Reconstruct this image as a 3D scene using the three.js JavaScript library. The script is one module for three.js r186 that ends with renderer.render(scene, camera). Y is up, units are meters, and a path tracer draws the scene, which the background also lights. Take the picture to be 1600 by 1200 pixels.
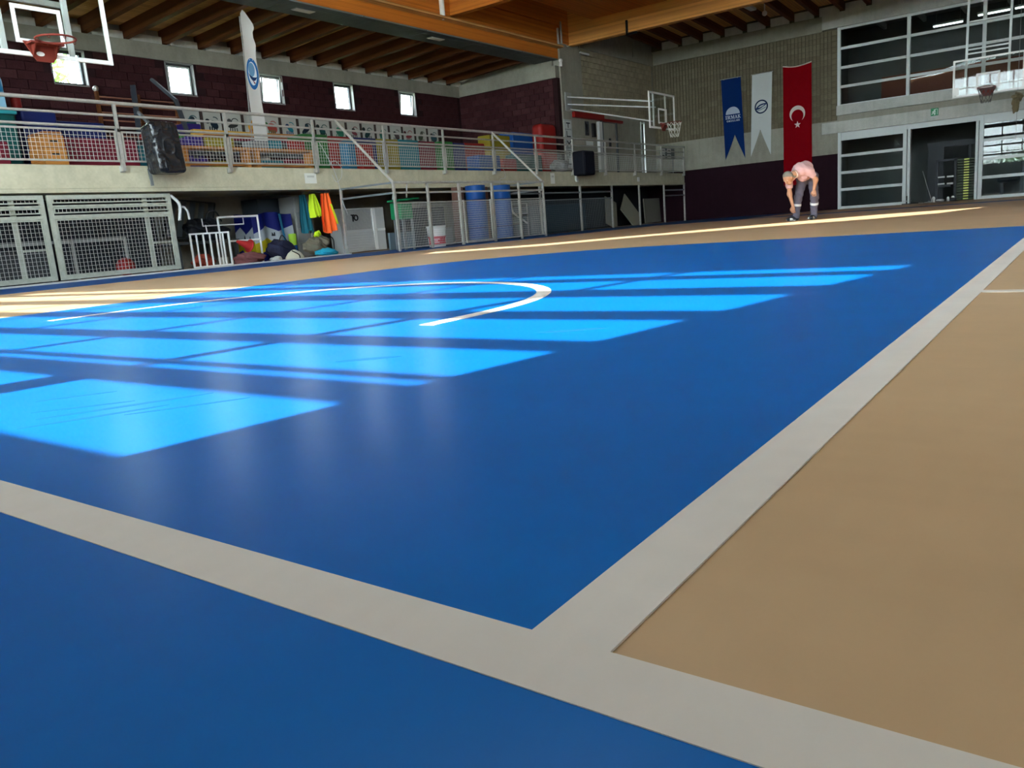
import * as THREE from 'three';
import { mergeGeometries } from 'three/addons/utils/BufferGeometryUtils.js';
import { RoundedBoxGeometry } from 'three/addons/geometries/RoundedBoxGeometry.js';
import { MarchingCubes } from 'three/addons/objects/MarchingCubes.js';
import { RectAreaLightUniformsLib } from 'three/addons/lights/RectAreaLightUniformsLib.js';
RectAreaLightUniformsLib.init();

// ------------------------------------------------------------------ camera, sky, sun, exposure
// X runs along the balcony towards the far wall, Y is up, Z runs from the balcony across the court.
const scene = new THREE.Scene();
const renderer = new THREE.WebGLRenderer({ antialias: true });
renderer.toneMapping = THREE.LinearToneMapping;
renderer.toneMappingExposure = 1.0;
renderer.shadowMap.enabled = true;

const camera = new THREE.PerspectiveCamera(51.6, 4 / 3, 0.05, 200);
{
  const yaw = -0.637322, pitch = 0.196141, roll = 0.079477, c = Math.cos, s = Math.sin;
  const f = new THREE.Vector3(c(yaw) * c(pitch), -s(pitch), s(yaw) * c(pitch));
  const r0 = new THREE.Vector3(-s(yaw), 0, c(yaw)), d0 = new THREE.Vector3().crossVectors(f, r0);
  const r = r0.clone().multiplyScalar(c(roll)).addScaledVector(d0, s(roll));
  const d = d0.clone().multiplyScalar(c(roll)).addScaledVector(r0, -s(roll));
  camera.quaternion.setFromRotationMatrix(new THREE.Matrix4().makeBasis(r, d.negate(), f.negate()));
  camera.position.set(0, 0.36, 0);
}
const SUN = new THREE.Vector3(1, -0.9, 0.175);           // the way the sunlight travels
{                                                          // hazy summer sky: bright at the horizon, deeper towards the zenith
  const W = 64, H = 128, d = new Float32Array(W * H * 4);
  for (let y = 0; y < H; y++) {
    const e = Math.max(0, ((y + 0.5) / H - 0.5) * 180), k = Math.exp(-e / 22), l = 0.2 + 0.8 * k;
    for (let x = 0; x < W; x++) d.set([l * (0.75 + 0.14 * k), l * (0.87 + 0.1 * k), l, 1], (y * W + x) * 4);
  }
  const t = new THREE.DataTexture(d, W, H, THREE.RGBAFormat, THREE.FloatType);
  t.mapping = THREE.EquirectangularReflectionMapping; t.magFilter = THREE.LinearFilter; t.needsUpdate = true;
  scene.background = t;
}
scene.backgroundIntensity = 42;
const sun = new THREE.DirectionalLight(new THREE.Color(1, 0.97, 0.9), 23);
sun.name = 'sun';
sun.position.copy(SUN).multiplyScalar(-40).add(new THREE.Vector3(8, 0, -6));
sun.target.position.set(8, 0, -6);
sun.castShadow = true;
Object.assign(sun.shadow.camera, { left: -25, right: 25, top: 25, bottom: -25, near: 1, far: 120 });
sun.shadow.mapSize.set(4096, 4096);
scene.add(sun, sun.target);

// ------------------------------------------------------------------ helpers
let seedState = 12345;
const rnd = () => { seedState = (seedState * 1664525 + 1013904223) >>> 0; return seedState / 4294967296; };
const V = (x, y, z) => new THREE.Vector3(x, y, z);
const taken = new Map();
function numbered(n) { const k = taken.get(n) ?? 0; taken.set(n, k + 1); return k ? n + '_' + String(k).padStart(3, '0') : n; }
function prep(g) { if (g.index) g = g.toNonIndexed(); for (const k of Object.keys(g.attributes)) if (!['position', 'normal', 'uv'].includes(k)) g.deleteAttribute(k); if (!g.attributes.uv) g.setAttribute('uv', new THREE.Float32BufferAttribute(new Float32Array(g.attributes.position.count * 2), 2)); g.clearGroups(); return g; }
const merge = (l) => (l = [].concat(l)).length === 1 ? l[0] : mergeGeometries(l.map(prep));
function muv(g) {                                          // texture coordinates in metres
  if (g.index) g = g.toNonIndexed();
  const p = g.attributes.position, n = g.attributes.normal, uv = new Float32Array(p.count * 2);
  for (let i = 0; i < p.count; i++) {
    const ax = Math.abs(n.getX(i)), ay = Math.abs(n.getY(i)), az = Math.abs(n.getZ(i));
    if (ax >= ay && ax >= az) { uv[2 * i] = p.getZ(i); uv[2 * i + 1] = p.getY(i); } else if (ay >= az) { uv[2 * i] = p.getX(i); uv[2 * i + 1] = p.getZ(i); } else { uv[2 * i] = p.getX(i); uv[2 * i + 1] = p.getY(i); }
  }
  g.setAttribute('uv', new THREE.BufferAttribute(uv, 2));
  return g;
}
const box = (x0, x1, y0, y1, z0, z1) => new THREE.BoxGeometry(Math.abs(x1 - x0), Math.abs(y1 - y0), Math.abs(z1 - z0)).translate((x0 + x1) / 2, (y0 + y1) / 2, (z0 + z1) / 2);
const rbox = (x0, x1, y0, y1, z0, z1, r = 0.03, s = 2) => new RoundedBoxGeometry(Math.abs(x1 - x0), Math.abs(y1 - y0), Math.abs(z1 - z0), s, r).translate((x0 + x1) / 2, (y0 + y1) / 2, (z0 + z1) / 2);
function between(g, a, b) {                                // g lies along +Y, length 1, centred
  const d = b.clone().sub(a), q = new THREE.Quaternion().setFromUnitVectors(V(0, 1, 0), d.clone().normalize());
  return g.scale(1, d.length(), 1).applyQuaternion(q).translate((a.x + b.x) / 2, (a.y + b.y) / 2, (a.z + b.z) / 2);
}
const rod = (a, b, r = 0.025, n = 10) => between(new THREE.CylinderGeometry(r, r, 1, n), a, b);
function bar(a, b, w, h) {                                 // square tube; w across, h in the upright plane
  const d = b.clone().sub(a), L = d.length(), f = d.normalize(), up = Math.abs(f.y) > 0.99 ? V(0, 0, 1) : V(0, 1, 0), x = new THREE.Vector3().crossVectors(up, f).normalize(), y = new THREE.Vector3().crossVectors(f, x);
  return new THREE.BoxGeometry(w, h, L).applyMatrix4(new THREE.Matrix4().makeBasis(x, y, f)).translate((a.x + b.x) / 2, (a.y + b.y) / 2, (a.z + b.z) / 2);
}
const tube = (pts, r, n = 24, rs = 8) => new THREE.TubeGeometry(new THREE.CatmullRomCurve3(pts), n, r, rs);
const lathe = (pts, n = 24) => new THREE.LatheGeometry(pts.map((p) => new THREE.Vector2(...p)), n);
function blob(rx, ry, rz, x, y, z, amp = 0.15, seed = 1, detail = 4, flat = 0) {   // a soft lumpy bag
  const g = new THREE.IcosahedronGeometry(1, detail), p = g.attributes.position, v = V(0, 0, 0);
  for (let i = 0; i < p.count; i++) {
    v.fromBufferAttribute(p, i);
    const k = 1 + amp * (Math.sin(v.x * 3.1 + seed) * Math.cos(v.y * 2.7 + seed * 2) + 0.6 * Math.sin(v.z * 5.3 + v.x * 4 + seed * 3) + 0.35 * Math.sin(v.y * 9 + v.x * 7 + seed));
    v.multiplyScalar(k);
    let yy = v.y * ry; if (flat && yy < -ry * flat) yy = -ry * flat + (yy + ry * flat) * 0.1;
    p.setXYZ(i, v.x * rx + x, yy + y, v.z * rz + z);
  }
  g.computeVertexNormals();
  return g;
}
function ext(pts, depth, bevel = 0) {
  const s = new THREE.Shape(pts.map((p) => new THREE.Vector2(...p)));
  return new THREE.ExtrudeGeometry(s, { depth, bevelEnabled: bevel > 0, bevelSize: bevel, bevelThickness: bevel, bevelSegments: 2, curveSegments: 16 });
}
function mesh(name, geos, material, parent) {
  const g = merge(geos);
  const m = new THREE.Mesh(material.userData.metres ? muv(g) : g, material);
  m.name = parent ? name : numbered(name); m.castShadow = m.receiveShadow = true;
  (parent ?? scene).add(m);
  return m;
}
function tag(o, label, category, group, kind) { o.userData.label = label; if (category) o.userData.category = category; if (group) o.userData.group = group; if (kind) o.userData.kind = kind; return o; }
function thing(name, label, category, pos = [0, 0, 0], turn = 0, group) { const o = new THREE.Group(); o.name = numbered(name); o.position.set(...pos); o.rotation.y = turn; scene.add(o); return tag(o, label, category, group); }
function struct(name, geos, material, label) { const o = mesh(name, geos, material); o.userData.kind = 'structure'; if (label) o.userData.label = label; return o; }
function structGroup(name, label) { const o = new THREE.Group(); o.name = numbered(name); scene.add(o); o.userData.kind = 'structure'; if (label) o.userData.label = label; return o; }
function copyOf(o, label, pos, turn) { const c = o.clone(); c.name = numbered(o.name.replace(/_\d{3}$/, '')); c.userData = { ...o.userData, label }; if (pos) c.position.set(...pos); if (turn !== undefined) c.rotation.y = turn; scene.add(c); return c; }
const stuff = (m) => { m.userData.kind = 'stuff'; return m; };

// ------------------------------------------------------------------ textures
function pn(seed) {                                        // tiling value noise
  const h = (x, y) => { let n = Math.imul(x, 374761393) ^ Math.imul(y, 668265263) ^ Math.imul(seed, 974711); n = Math.imul(n ^ (n >>> 13), 1274126177); return ((n ^ (n >>> 16)) >>> 0) / 4294967296; };
  return (u, v, px, py = px) => {
    const x = u * px, y = v * py, ix = Math.floor(x), iy = Math.floor(y), fx = x - ix, fy = y - iy, s = fx * fx * (3 - 2 * fx), t = fy * fy * (3 - 2 * fy), w = (a, p) => ((a % p) + p) % p;
    const a = h(w(ix, px), w(iy, py)), b = h(w(ix + 1, px), w(iy, py)), c = h(w(ix, px), w(iy + 1, py)), d = h(w(ix + 1, px), w(iy + 1, py));
    return (a + (b - a) * s) * (1 - t) + (c + (d - c) * s) * t;
  };
}
function dataTex(w, h, fn, metres, srgb = true) {
  const d = new Uint8Array(w * h * 4);
  for (let y = 0; y < h; y++) for (let x = 0; x < w; x++) { const c = fn(x / w, y / h), o = (y * w + x) * 4; for (let k = 0; k < 3; k++) d[o + k] = Math.max(0, Math.min(255, 255 * (c.length ? c[k] : c))); d[o + 3] = 255; }
  const t = new THREE.DataTexture(d, w, h);
  t.wrapS = t.wrapT = THREE.RepeatWrapping; t.magFilter = THREE.LinearFilter; t.minFilter = THREE.LinearMipmapLinearFilter; t.generateMipmaps = true;
  if (srgb) t.colorSpace = THREE.SRGBColorSpace;
  t.repeat.set(1 / metres[0], 1 / metres[1]); t.needsUpdate = true;
  return t;
}
const N1 = pn(3), N2 = pn(17), N3 = pn(41);
const T = {};
T.concrete = dataTex(512, 512, (u, v) => { const a = N1(u, v, 5), b = N2(u, v, 19), c = N3(u, v, 90), s = N2(u, v * 0.999, 40, 3); return 0.86 + 0.07 * a + 0.05 * b + 0.04 * c - 0.05 * s; }, [3, 3]);
T.concreteBump = dataTex(256, 256, (u, v) => 0.5 + 0.3 * (N3(u, v, 60) - 0.5) + 0.3 * (N1(u, v, 18) - 0.5), [1, 1], false);
T.wood = dataTex(512, 512, (u, v) => { const lam = Math.floor(v * 24), e = (v * 24) % 1, tone = N1(0.37, lam / 24, 3, 24), g = N2(u, v, 5, 160), k = N3(u, v, 12, 300); let c = 0.78 + 0.13 * tone + 0.09 * g + 0.05 * k; if (e < 0.05) c *= 0.82; return [c, c * (0.97 + 0.03 * tone), c * 0.95]; }, [2.4, 0.96]);
T.deck = dataTex(512, 512, (u, v) => { const n = 12, lam = Math.floor(v * n), e = (v * n) % 1, tone = N1(0.2, lam / n, 3, n), g = N2(u, v, 6, 120); let c = 0.72 + 0.2 * tone + 0.1 * g; if (e < 0.06) c *= 0.55; return c; }, [2.4, 1.4]);
T.floor = dataTex(1024, 1024, (u, v) => { const a = N1(u, v, 4), b = N2(u, v, 26, 9), c = N3(u, v, 120, 60), d = N1(u, v, 60, 200); return 0.925 + 0.035 * a + 0.03 * b + 0.015 * c + 0.012 * d; }, [4, 4]);
T.floorRough = dataTex(512, 512, (u, v) => { const a = N1(u, v, 7), b = N2(u, v, 40, 14), c = N3(u, v, 130); return 0.93 + 0.03 * a + 0.02 * b + 0.01 * c; }, [3, 3], false);
T.block = dataTex(256, 256, (u, v) => 0.8 + 0.1 * N1(u, v, 8) + 0.1 * N2(u, v, 60), [0.9, 0.9]);
T.blockBump = dataTex(256, 256, (u, v) => 0.5 * N2(u, v, 70) + 0.4 * N1(u, v, 24), [0.6, 0.6], false);
T.galv = dataTex(256, 256, (u, v) => 0.86 + 0.08 * N1(u, v, 9) + 0.06 * N2(u, v, 40), [0.5, 0.5]);
T.crinkle = dataTex(512, 512, (u, v) => { const r = (n, p) => 1 - Math.abs(2 * n(u, v, p) - 1); return 0.55 * r(N1, 5) ** 3 + 0.3 * r(N2, 11) ** 2 + 0.08 * r(N3, 24); }, [1.5, 1.5], false);
T.cloth = dataTex(128, 128, (u, v) => 0.9 + 0.1 * N2(u, v, 60), [0.3, 0.3]);
function canvasTex(w, h, draw) {
  const c = document.createElement('canvas'); c.width = w; c.height = h; draw(c.getContext('2d'), w, h);
  const t = new THREE.CanvasTexture(c); t.colorSpace = THREE.SRGBColorSpace; t.magFilter = THREE.LinearFilter; return t;
}

// ------------------------------------------------------------------ materials (linear base colours)
const L = (r, g, b) => new THREE.Color().setRGB(r, g, b);
function mat(color, roughness = 0.7, o = {}) {
  const { metres, ...rest } = o, m = new THREE.MeshPhysicalMaterial({ color, roughness, side: THREE.DoubleSide, specularIntensity: 0.4, ...rest });
  m.userData.metres = !!metres; return m;
}
const floorMaps = { specularIntensity: 0.11, map: T.floor, roughnessMap: T.floorRough, metres: true };
const M = {
  beige: mat(L(0.54, 0.36, 0.205), 0.34, floorMaps), blue: mat(L(0.0, 0.125, 0.44), 0.3, floorMaps), line: mat(L(0.7, 0.63, 0.56), 0.5, floorMaps), scuff: mat(L(0.0, 0.09, 0.34), 0.5), band: mat(L(0.012, 0.075, 0.26), 0.45, floorMaps),
  concrete: mat(L(0.34, 0.325, 0.265), 0.85, { map: T.concrete, bumpMap: T.concreteBump, bumpScale: 0.004, metres: true }),
  fascia: mat(L(0.6, 0.56, 0.4), 0.8, { map: T.concrete, bumpMap: T.concreteBump, bumpScale: 0.003, metres: true }),
  paleConcrete: mat(L(0.56, 0.56, 0.52), 0.75, { map: T.concrete, bumpMap: T.concreteBump, bumpScale: 0.003, metres: true }),
  mortar: mat(L(0.1, 0.09, 0.065), 0.95, { map: T.concrete, metres: true }), maroonMortar: mat(L(0.03, 0.012, 0.014), 0.95, { map: T.concrete, metres: true }),
  blocks: [[0.185, 0.158, 0.102], [0.17, 0.145, 0.094], [0.2, 0.172, 0.112]].map((c) => mat(L(...c), 0.9, { map: T.block, bumpMap: T.blockBump, bumpScale: 0.006, metres: true })),  // far wall copy of the beige block, its shade put into the colour
  litSideBlocks: [[0.4, 0.345, 0.235], [0.37, 0.32, 0.22], [0.43, 0.37, 0.25]].map((c) => mat(L(...c), 0.9, { map: T.block, bumpMap: T.blockBump, bumpScale: 0.006, metres: true })),  // lighter copy of the same block for the side wall
  maroonBlocks: [[0.055, 0.015, 0.018], [0.045, 0.012, 0.015], [0.07, 0.021, 0.024]].map((c) => mat(L(...c), 0.85, { map: T.block, bumpMap: T.blockBump, bumpScale: 0.006, metres: true })),
  dado: mat(L(0.02, 0.005, 0.011), 0.7, { specularIntensity: 0.2, map: T.concrete, metres: true }),
  glulam: mat(L(0.62, 0.2, 0.03), 0.6, { specularIntensity: 0.4, map: T.wood, metres: true }), rafter: mat(L(0.15, 0.052, 0.018), 0.6, { map: T.wood, metres: true }), deck: mat(L(0.72, 0.4, 0.14), 0.7, { map: T.deck, metres: true }),
  glulamLit: mat(L(0.78, 0.36, 0.1), 0.55, { specularIntensity: 0.4, map: T.wood, metres: true }),  // lighter glulam copy; stronger light on the crossing beam is in the colour
  soffit: mat(L(0.16, 0.19, 0.2), 0.6, { map: T.concrete, metres: true }),
  steel: mat(L(0.62, 0.61, 0.56), 0.42, { metalness: 0.55, map: T.galv, metres: true }), wire: mat(L(0.6, 0.6, 0.56), 0.5, { metalness: 0.4 }), darkSteel: mat(L(0.2, 0.22, 0.23), 0.5, { metalness: 0.5 }),
  greenSteel: mat(L(0.5, 0.52, 0.43), 0.55, { metalness: 0.2, map: T.galv, metres: true }),
  storeShade: mat(L(0.018, 0.022, 0.028), 0.8), white: mat(L(0.72, 0.72, 0.7), 0.45), whiteFrame: mat(L(0.6, 0.63, 0.63), 0.5), black: mat(L(0.012, 0.012, 0.014), 0.5), nearBlack: mat(L(0.022, 0.026, 0.034), 0.45), charcoal: mat(L(0.05, 0.055, 0.06), 0.6),
  glass: mat(L(0.95, 0.98, 0.98), 0.0, { specularIntensity: 0.28, transmission: 1, thickness: 0, ior: 1.5 }), boardGlass: mat(L(0.86, 0.88, 0.87), 0.02, { specularIntensity: 0.35, transmission: 1, thickness: 0, ior: 1.5 }),
  rimRed: mat(L(0.15, 0.025, 0.016), 0.5), red: mat(L(0.5, 0.012, 0.02), 0.5), net: mat(L(0.7, 0.68, 0.62), 0.8),
  darkWall: mat(L(0.05, 0.055, 0.055), 0.8), roomWall: mat(L(0.1, 0.105, 0.1), 0.8), grey: mat(L(0.3, 0.3, 0.29), 0.6), paleGrey: mat(L(0.5, 0.51, 0.5), 0.6),
  wood: mat(L(0.55, 0.24, 0.06), 0.5, { map: T.wood, metres: true }), leaf: mat(L(0.16, 0.38, 0.06), 0.8, { transmission: 0.4, thickness: 0 }), bark: mat(L(0.12, 0.08, 0.05), 0.9), grass: mat(L(0.1, 0.16, 0.05), 0.95), paving: mat(L(0.4, 0.39, 0.36), 0.9, { map: T.concrete, metres: true }),
};
const foam = {}; for (const [k, c] of Object.entries({ green: [0.05, 0.26, 0.06], red: [0.5, 0.025, 0.02], purple: [0.07, 0.04, 0.3], navy: [0.02, 0.035, 0.2], yellow: [0.5, 0.4, 0.03], teal: [0.03, 0.3, 0.38], maroon: [0.28, 0.02, 0.045], blue: [0.015, 0.13, 0.5], darkTeal: [0.01, 0.14, 0.13], sky: [0.05, 0.3, 0.55], orange: [0.6, 0.22, 0.05], grey: [0.36, 0.37, 0.38] })) foam[k] = mat(L(...c.map((x) => x * 0.48)), 0.5);

// ------------------------------------------------------------------ main measures (metres)
const XB = 32.4, ZB = -14.1, ZW = -19.73, ZP = -15.38, XS = 24.75, ZC = -12.4, XR = -1.5, ZR = 8, YROOF = 8.0;

// ------------------------------------------------------------------ floor and court markings
const floor = struct('floor', box(XR - 0.2, XB + 0.2, -0.2, 0, -18, ZR + 0.2), M.beige, 'beige painted sports hall floor');
{
  const flat = (shape, y, name, m) => { const g = new THREE.ExtrudeGeometry(shape, { depth: y, bevelEnabled: false, curveSegments: 40 }); g.rotateX(Math.PI / 2).translate(0, y, 0); const o = mesh(name, g, m, floor); return o; };
  const poly = (pts) => new THREE.Shape(pts.map((p) => new THREE.Vector2(...p)));
  // blue court: beyond the near line and left of the long line, its far corner rounded
  const R = 2.4, xe = 8.55, ze = -6.25, s = new THREE.Shape();
  s.moveTo(0.49, -0.35); s.lineTo(xe, -0.35); s.lineTo(xe, ze + R); s.absarc(xe - R, ze + R, R, 0, -Math.PI / 2, true); s.lineTo(0.49, ze); s.closePath();
  tag(flat(s, 0.0012, 'blue_court', M.blue), 'blue painted court area with a rounded far corner');
  tag(flat(poly([[XR, ze], [0.49, ze], [0.49, ZR], [XR, ZR]]), 0.0012, 'blue_court', M.blue), 'blue painted floor in front of the near white line');
  tag(flat(poly([[0, -14.1], [0, -11.45], [24, -11.45], [24.5, -7.6], [25.2, -7.6], [25.2, -9], [XB, -9], [XB, -14.1]]), 0.0012, 'blue_border', M.band), 'dark blue painted border along the walls');
  tag(flat(poly([[23.6, -7.6], [25.2, -7.6], [25.2, 6], [23.6, 6]]), 0.0012, 'blue_border', M.band), 'dark blue stripe before the glazed doors');
  const ln = (x0, x1, z0, z1, l) => { const o = flat(poly([[x0, z0], [x1, z0], [x1, z1], [x0, z1]]), 0.0024, 'court_line', M.line); if (l) tag(o, l); };
  ln(0.452, 0.53, -13, ZR, 'broad white line nearest the camera');
  ln(0.53, 14, -0.392, -0.312, 'long white line between blue and beige');
  ln(3.24, 3.3, -0.312, 2.6, 'thin pale line across the beige floor');
  for (const [x, z, l, w, t] of [[0.98, -1.9, 0.2, 0.012, 0.5], [0.93, -2.02, 0.12, 0.01, 0.7], [0.88, -1.86, 0.16, 0.01, 0.45], [1.03, -1.72, 0.14, 0.009, 0.6], [1.65, -1.75, 0.1, 0.02, 0.9], [2.25, -1.4, 0.12, 0.02, 1.0], [1.0, -2.2, 0.1, 0.01, 0.6]]) { const e = new THREE.Shape(); e.absellipse(0, 0, l, w, 0, Math.PI * 2, false, t); const o = flat(e, 0.0016, 'scuff_mark', M.scuff); o.position.set(x, 0, z); }
  const a = new THREE.Shape(), cx = 2.7, cz = -3.7, ro = 1.62, ri = 1.54;
  a.moveTo(2.33, cz - ro); a.lineTo(cx, cz - ro); a.absarc(cx, cz, ro, -Math.PI / 2, Math.PI / 2, false); a.lineTo(2.33, cz + ro); a.lineTo(2.33, cz + ri); a.lineTo(cx, cz + ri); a.absarc(cx, cz, ri, Math.PI / 2, -Math.PI / 2, true); a.lineTo(2.33, cz - ri); a.closePath();
  tag(flat(a, 0.0024, 'court_line', M.line), 'white half circle on the blue court');
}

// ------------------------------------------------------------------ window wall behind the camera, right wall, court roof
{
  struct('wall_rear', [box(XR - 0.25, XR - 0.02, 0, 1.99, -20, ZR), box(XR - 0.25, XR, 7.0, YROOF, -20, ZR), box(XR - 0.25, XR, 1.99, 7.0, -1.81, 2.6), box(XR - 0.25, XR, 1.99, 7.0, 7.6, ZR), box(XR - 0.25, XR, 1.99, 7.0, -20, -11.6)], M.concrete, 'concrete wall behind the camera with a long window band and an added second one');
  struct('added_baseboard_rear', box(XR - 0.03, XR, 0, 1.99, -14, ZR), M.dado, 'unseen maroon dado added below the rear windows to cut bounce light');  // unseen, added dark so less light bounces onto the near floor
  struct('added_baseboard_right', box(XR, XB, 0, 2.05, ZR - 0.03, ZR), M.dado, 'unseen maroon dado added along the right wall to cut bounce light');  // likewise added out of view to weaken the bounce
  const fm = M.darkSteel, xs = XR - 0.16, xe = XR - 0.08, xc = XR - 0.12;
  const band = (name, label, z0, z1) => {
    const win = structGroup(name, label);
    for (const [a, b] of [[2.40, 2.59], [3.02, 3.2], [3.6, 3.83], [4.28, 4.59], [5.01, 5.22], [5.5, 5.62], [6.2, 6.32]]) mesh('transom', box(xs, xe, a + 0.145, b + 0.072, z0, z1), fm, win);
    mesh('transom', box(xc - 0.015, xc + 0.015, 2.75, 2.79, z0, z1), fm, win);
    for (let z = z1 - 1.27, k = 0; z > z0 + 0.05; z -= 1.2, k++) mesh('mullion', [box(xs, xe, 1.99, 7.0, z - 0.035, z + 0.035)].concat(k < 1 ? [box(xs, xe, 1.99, 2.6, z - 0.1, z + 0.1)] : []), fm, win);
    for (let z = z1; z > z0; z -= 1.2) mesh('pane', box(xc - 0.003, xc + 0.003, 1.99, 7.0, Math.max(z0, z - 1.2), z), M.glass, win);
  };
  band('window_1', 'long window band behind the camera, left of the pier', -11.6, -1.81);
  band('window_12', 'unseen window band added for more light behind the camera, right of the pier', 2.6, 7.6);  // added out of view to bring more sky light in
  struct('wall_right', box(XR, XB, 0, YROOF, ZR, ZR + 0.25), M.concrete, 'concrete wall to the right of the camera');
  // court roof; unseen slanting opening added, shaped to throw the far sun strip
  const sh = new THREE.Shape([[XR - 2.85, ZP], [25.85, ZP], [25.85, ZR + 0.3], [XR - 2.85, ZR + 0.3]].map((p) => new THREE.Vector2(...p)));  // outline reaches out as an added eave keeping sun off the upper panes
  const dx = YROOF / 0.9, dz = dx * 0.175;
  const fl = [[10.2, -9.3], [10.9, -7.3], [12.6, -6.2], [14.0, -4.5], [14.6, -3.05], [15.6, -2.2], [18.1, -1.7], [17.7, -3.5], [16.4, -4.7], [14.7, -6.0], [13.4, -7.0], [11.9, -8.0], [11.1, -9.8]];
  sh.holes.push(new THREE.Path(fl.map(([x, z]) => new THREE.Vector2(x - dx, z - dz))));
  const g = new THREE.ExtrudeGeometry(sh, { depth: 0.08, bevelEnabled: false }); g.rotateX(Math.PI / 2).translate(0, YROOF + 0.08, 0);
  struct('ceiling', g, M.deck, 'timber ceiling over the court');
  const rl = new THREE.ExtrudeGeometry(new THREE.Shape(fl.map(([x, z]) => new THREE.Vector2(x - dx, z - dz))), { depth: 0.006, bevelEnabled: false }); rl.rotateX(Math.PI / 2).translate(0, YROOF + 0.1, 0);
  struct('window_2', rl, M.glass, 'added glazed roof opening shaped to throw the far sun strip');
}

// ------------------------------------------------------------------ block walls
const blockGeo = muv(new RoundedBoxGeometry(0.39, 0.19, 0.05, 1, 0.006)), blockHalf = muv(new RoundedBoxGeometry(0.19, 0.19, 0.05, 1, 0.006));
const ribGeo = muv(merge([-0.133, 0, 0.133].map((x) => new THREE.BoxGeometry(0.118, 0.19, 0.05).translate(x, 0, 0))));
// lays blocks over a rectangle u0..u1, y0..y1; place(u, y) gives the centre; the nearest 300 are parts, the rest one part
function layBlocks(parent, name, u0, u1, y0, y1, place, turn, mats, opts = {}) {
  const list = [];
  let row = 0;
  for (let y = y0 + 0.1; y < y1 - 0.05; y += 0.2, row++) for (let u = u0 + (opts.stack || row % 2 ? 0.2 : 0); u < u1 + 0.05; u += 0.4) {
    let uu = u, half = false;
    if (u - 0.2 < u0 - 0.01) { uu = u0 + 0.1; half = true; } else if (u + 0.2 > u1 + 0.01) { uu = u - 0.1; half = true; if (uu + 0.1 > u1 + 0.02) continue; }
    if (opts.skip && opts.skip(uu, y, half ? 0.1 : 0.2)) continue;
    const p = place(uu, y); list.push({ p, half, d: p.distanceTo(camera.position), m: mats[Math.floor(rnd() * mats.length)], j: (rnd() - 0.5) * 0.006 });
  }
  list.sort((a, b) => a.d - b.d);
  const q = new THREE.Quaternion().setFromAxisAngle(V(0, 1, 0), turn), out = V(0, 0, 1).applyQuaternion(q), rest = [];
  list.forEach((b, i) => {
    const g = b.half ? blockHalf : opts.rib ? ribGeo : blockGeo, at = b.p.clone().addScaledVector(out, b.j);
    if (i < 300) { const m = new THREE.Mesh(g, b.m); m.name = name; m.position.copy(at); m.quaternion.copy(q); m.castShadow = m.receiveShadow = true; parent.add(m); } else rest.push(g.clone().applyQuaternion(q).translate(at.x, at.y, at.z));
  });
  if (rest.length) { const m = new THREE.Mesh(merge(rest), mats[0]); m.name = name + '_field'; m.castShadow = m.receiveShadow = true; stuff(m); parent.add(m); }
}
const WINX = [10.19, 13.09, 16.02, 18.85, 21.83];            // small windows in the maroon wall
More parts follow.
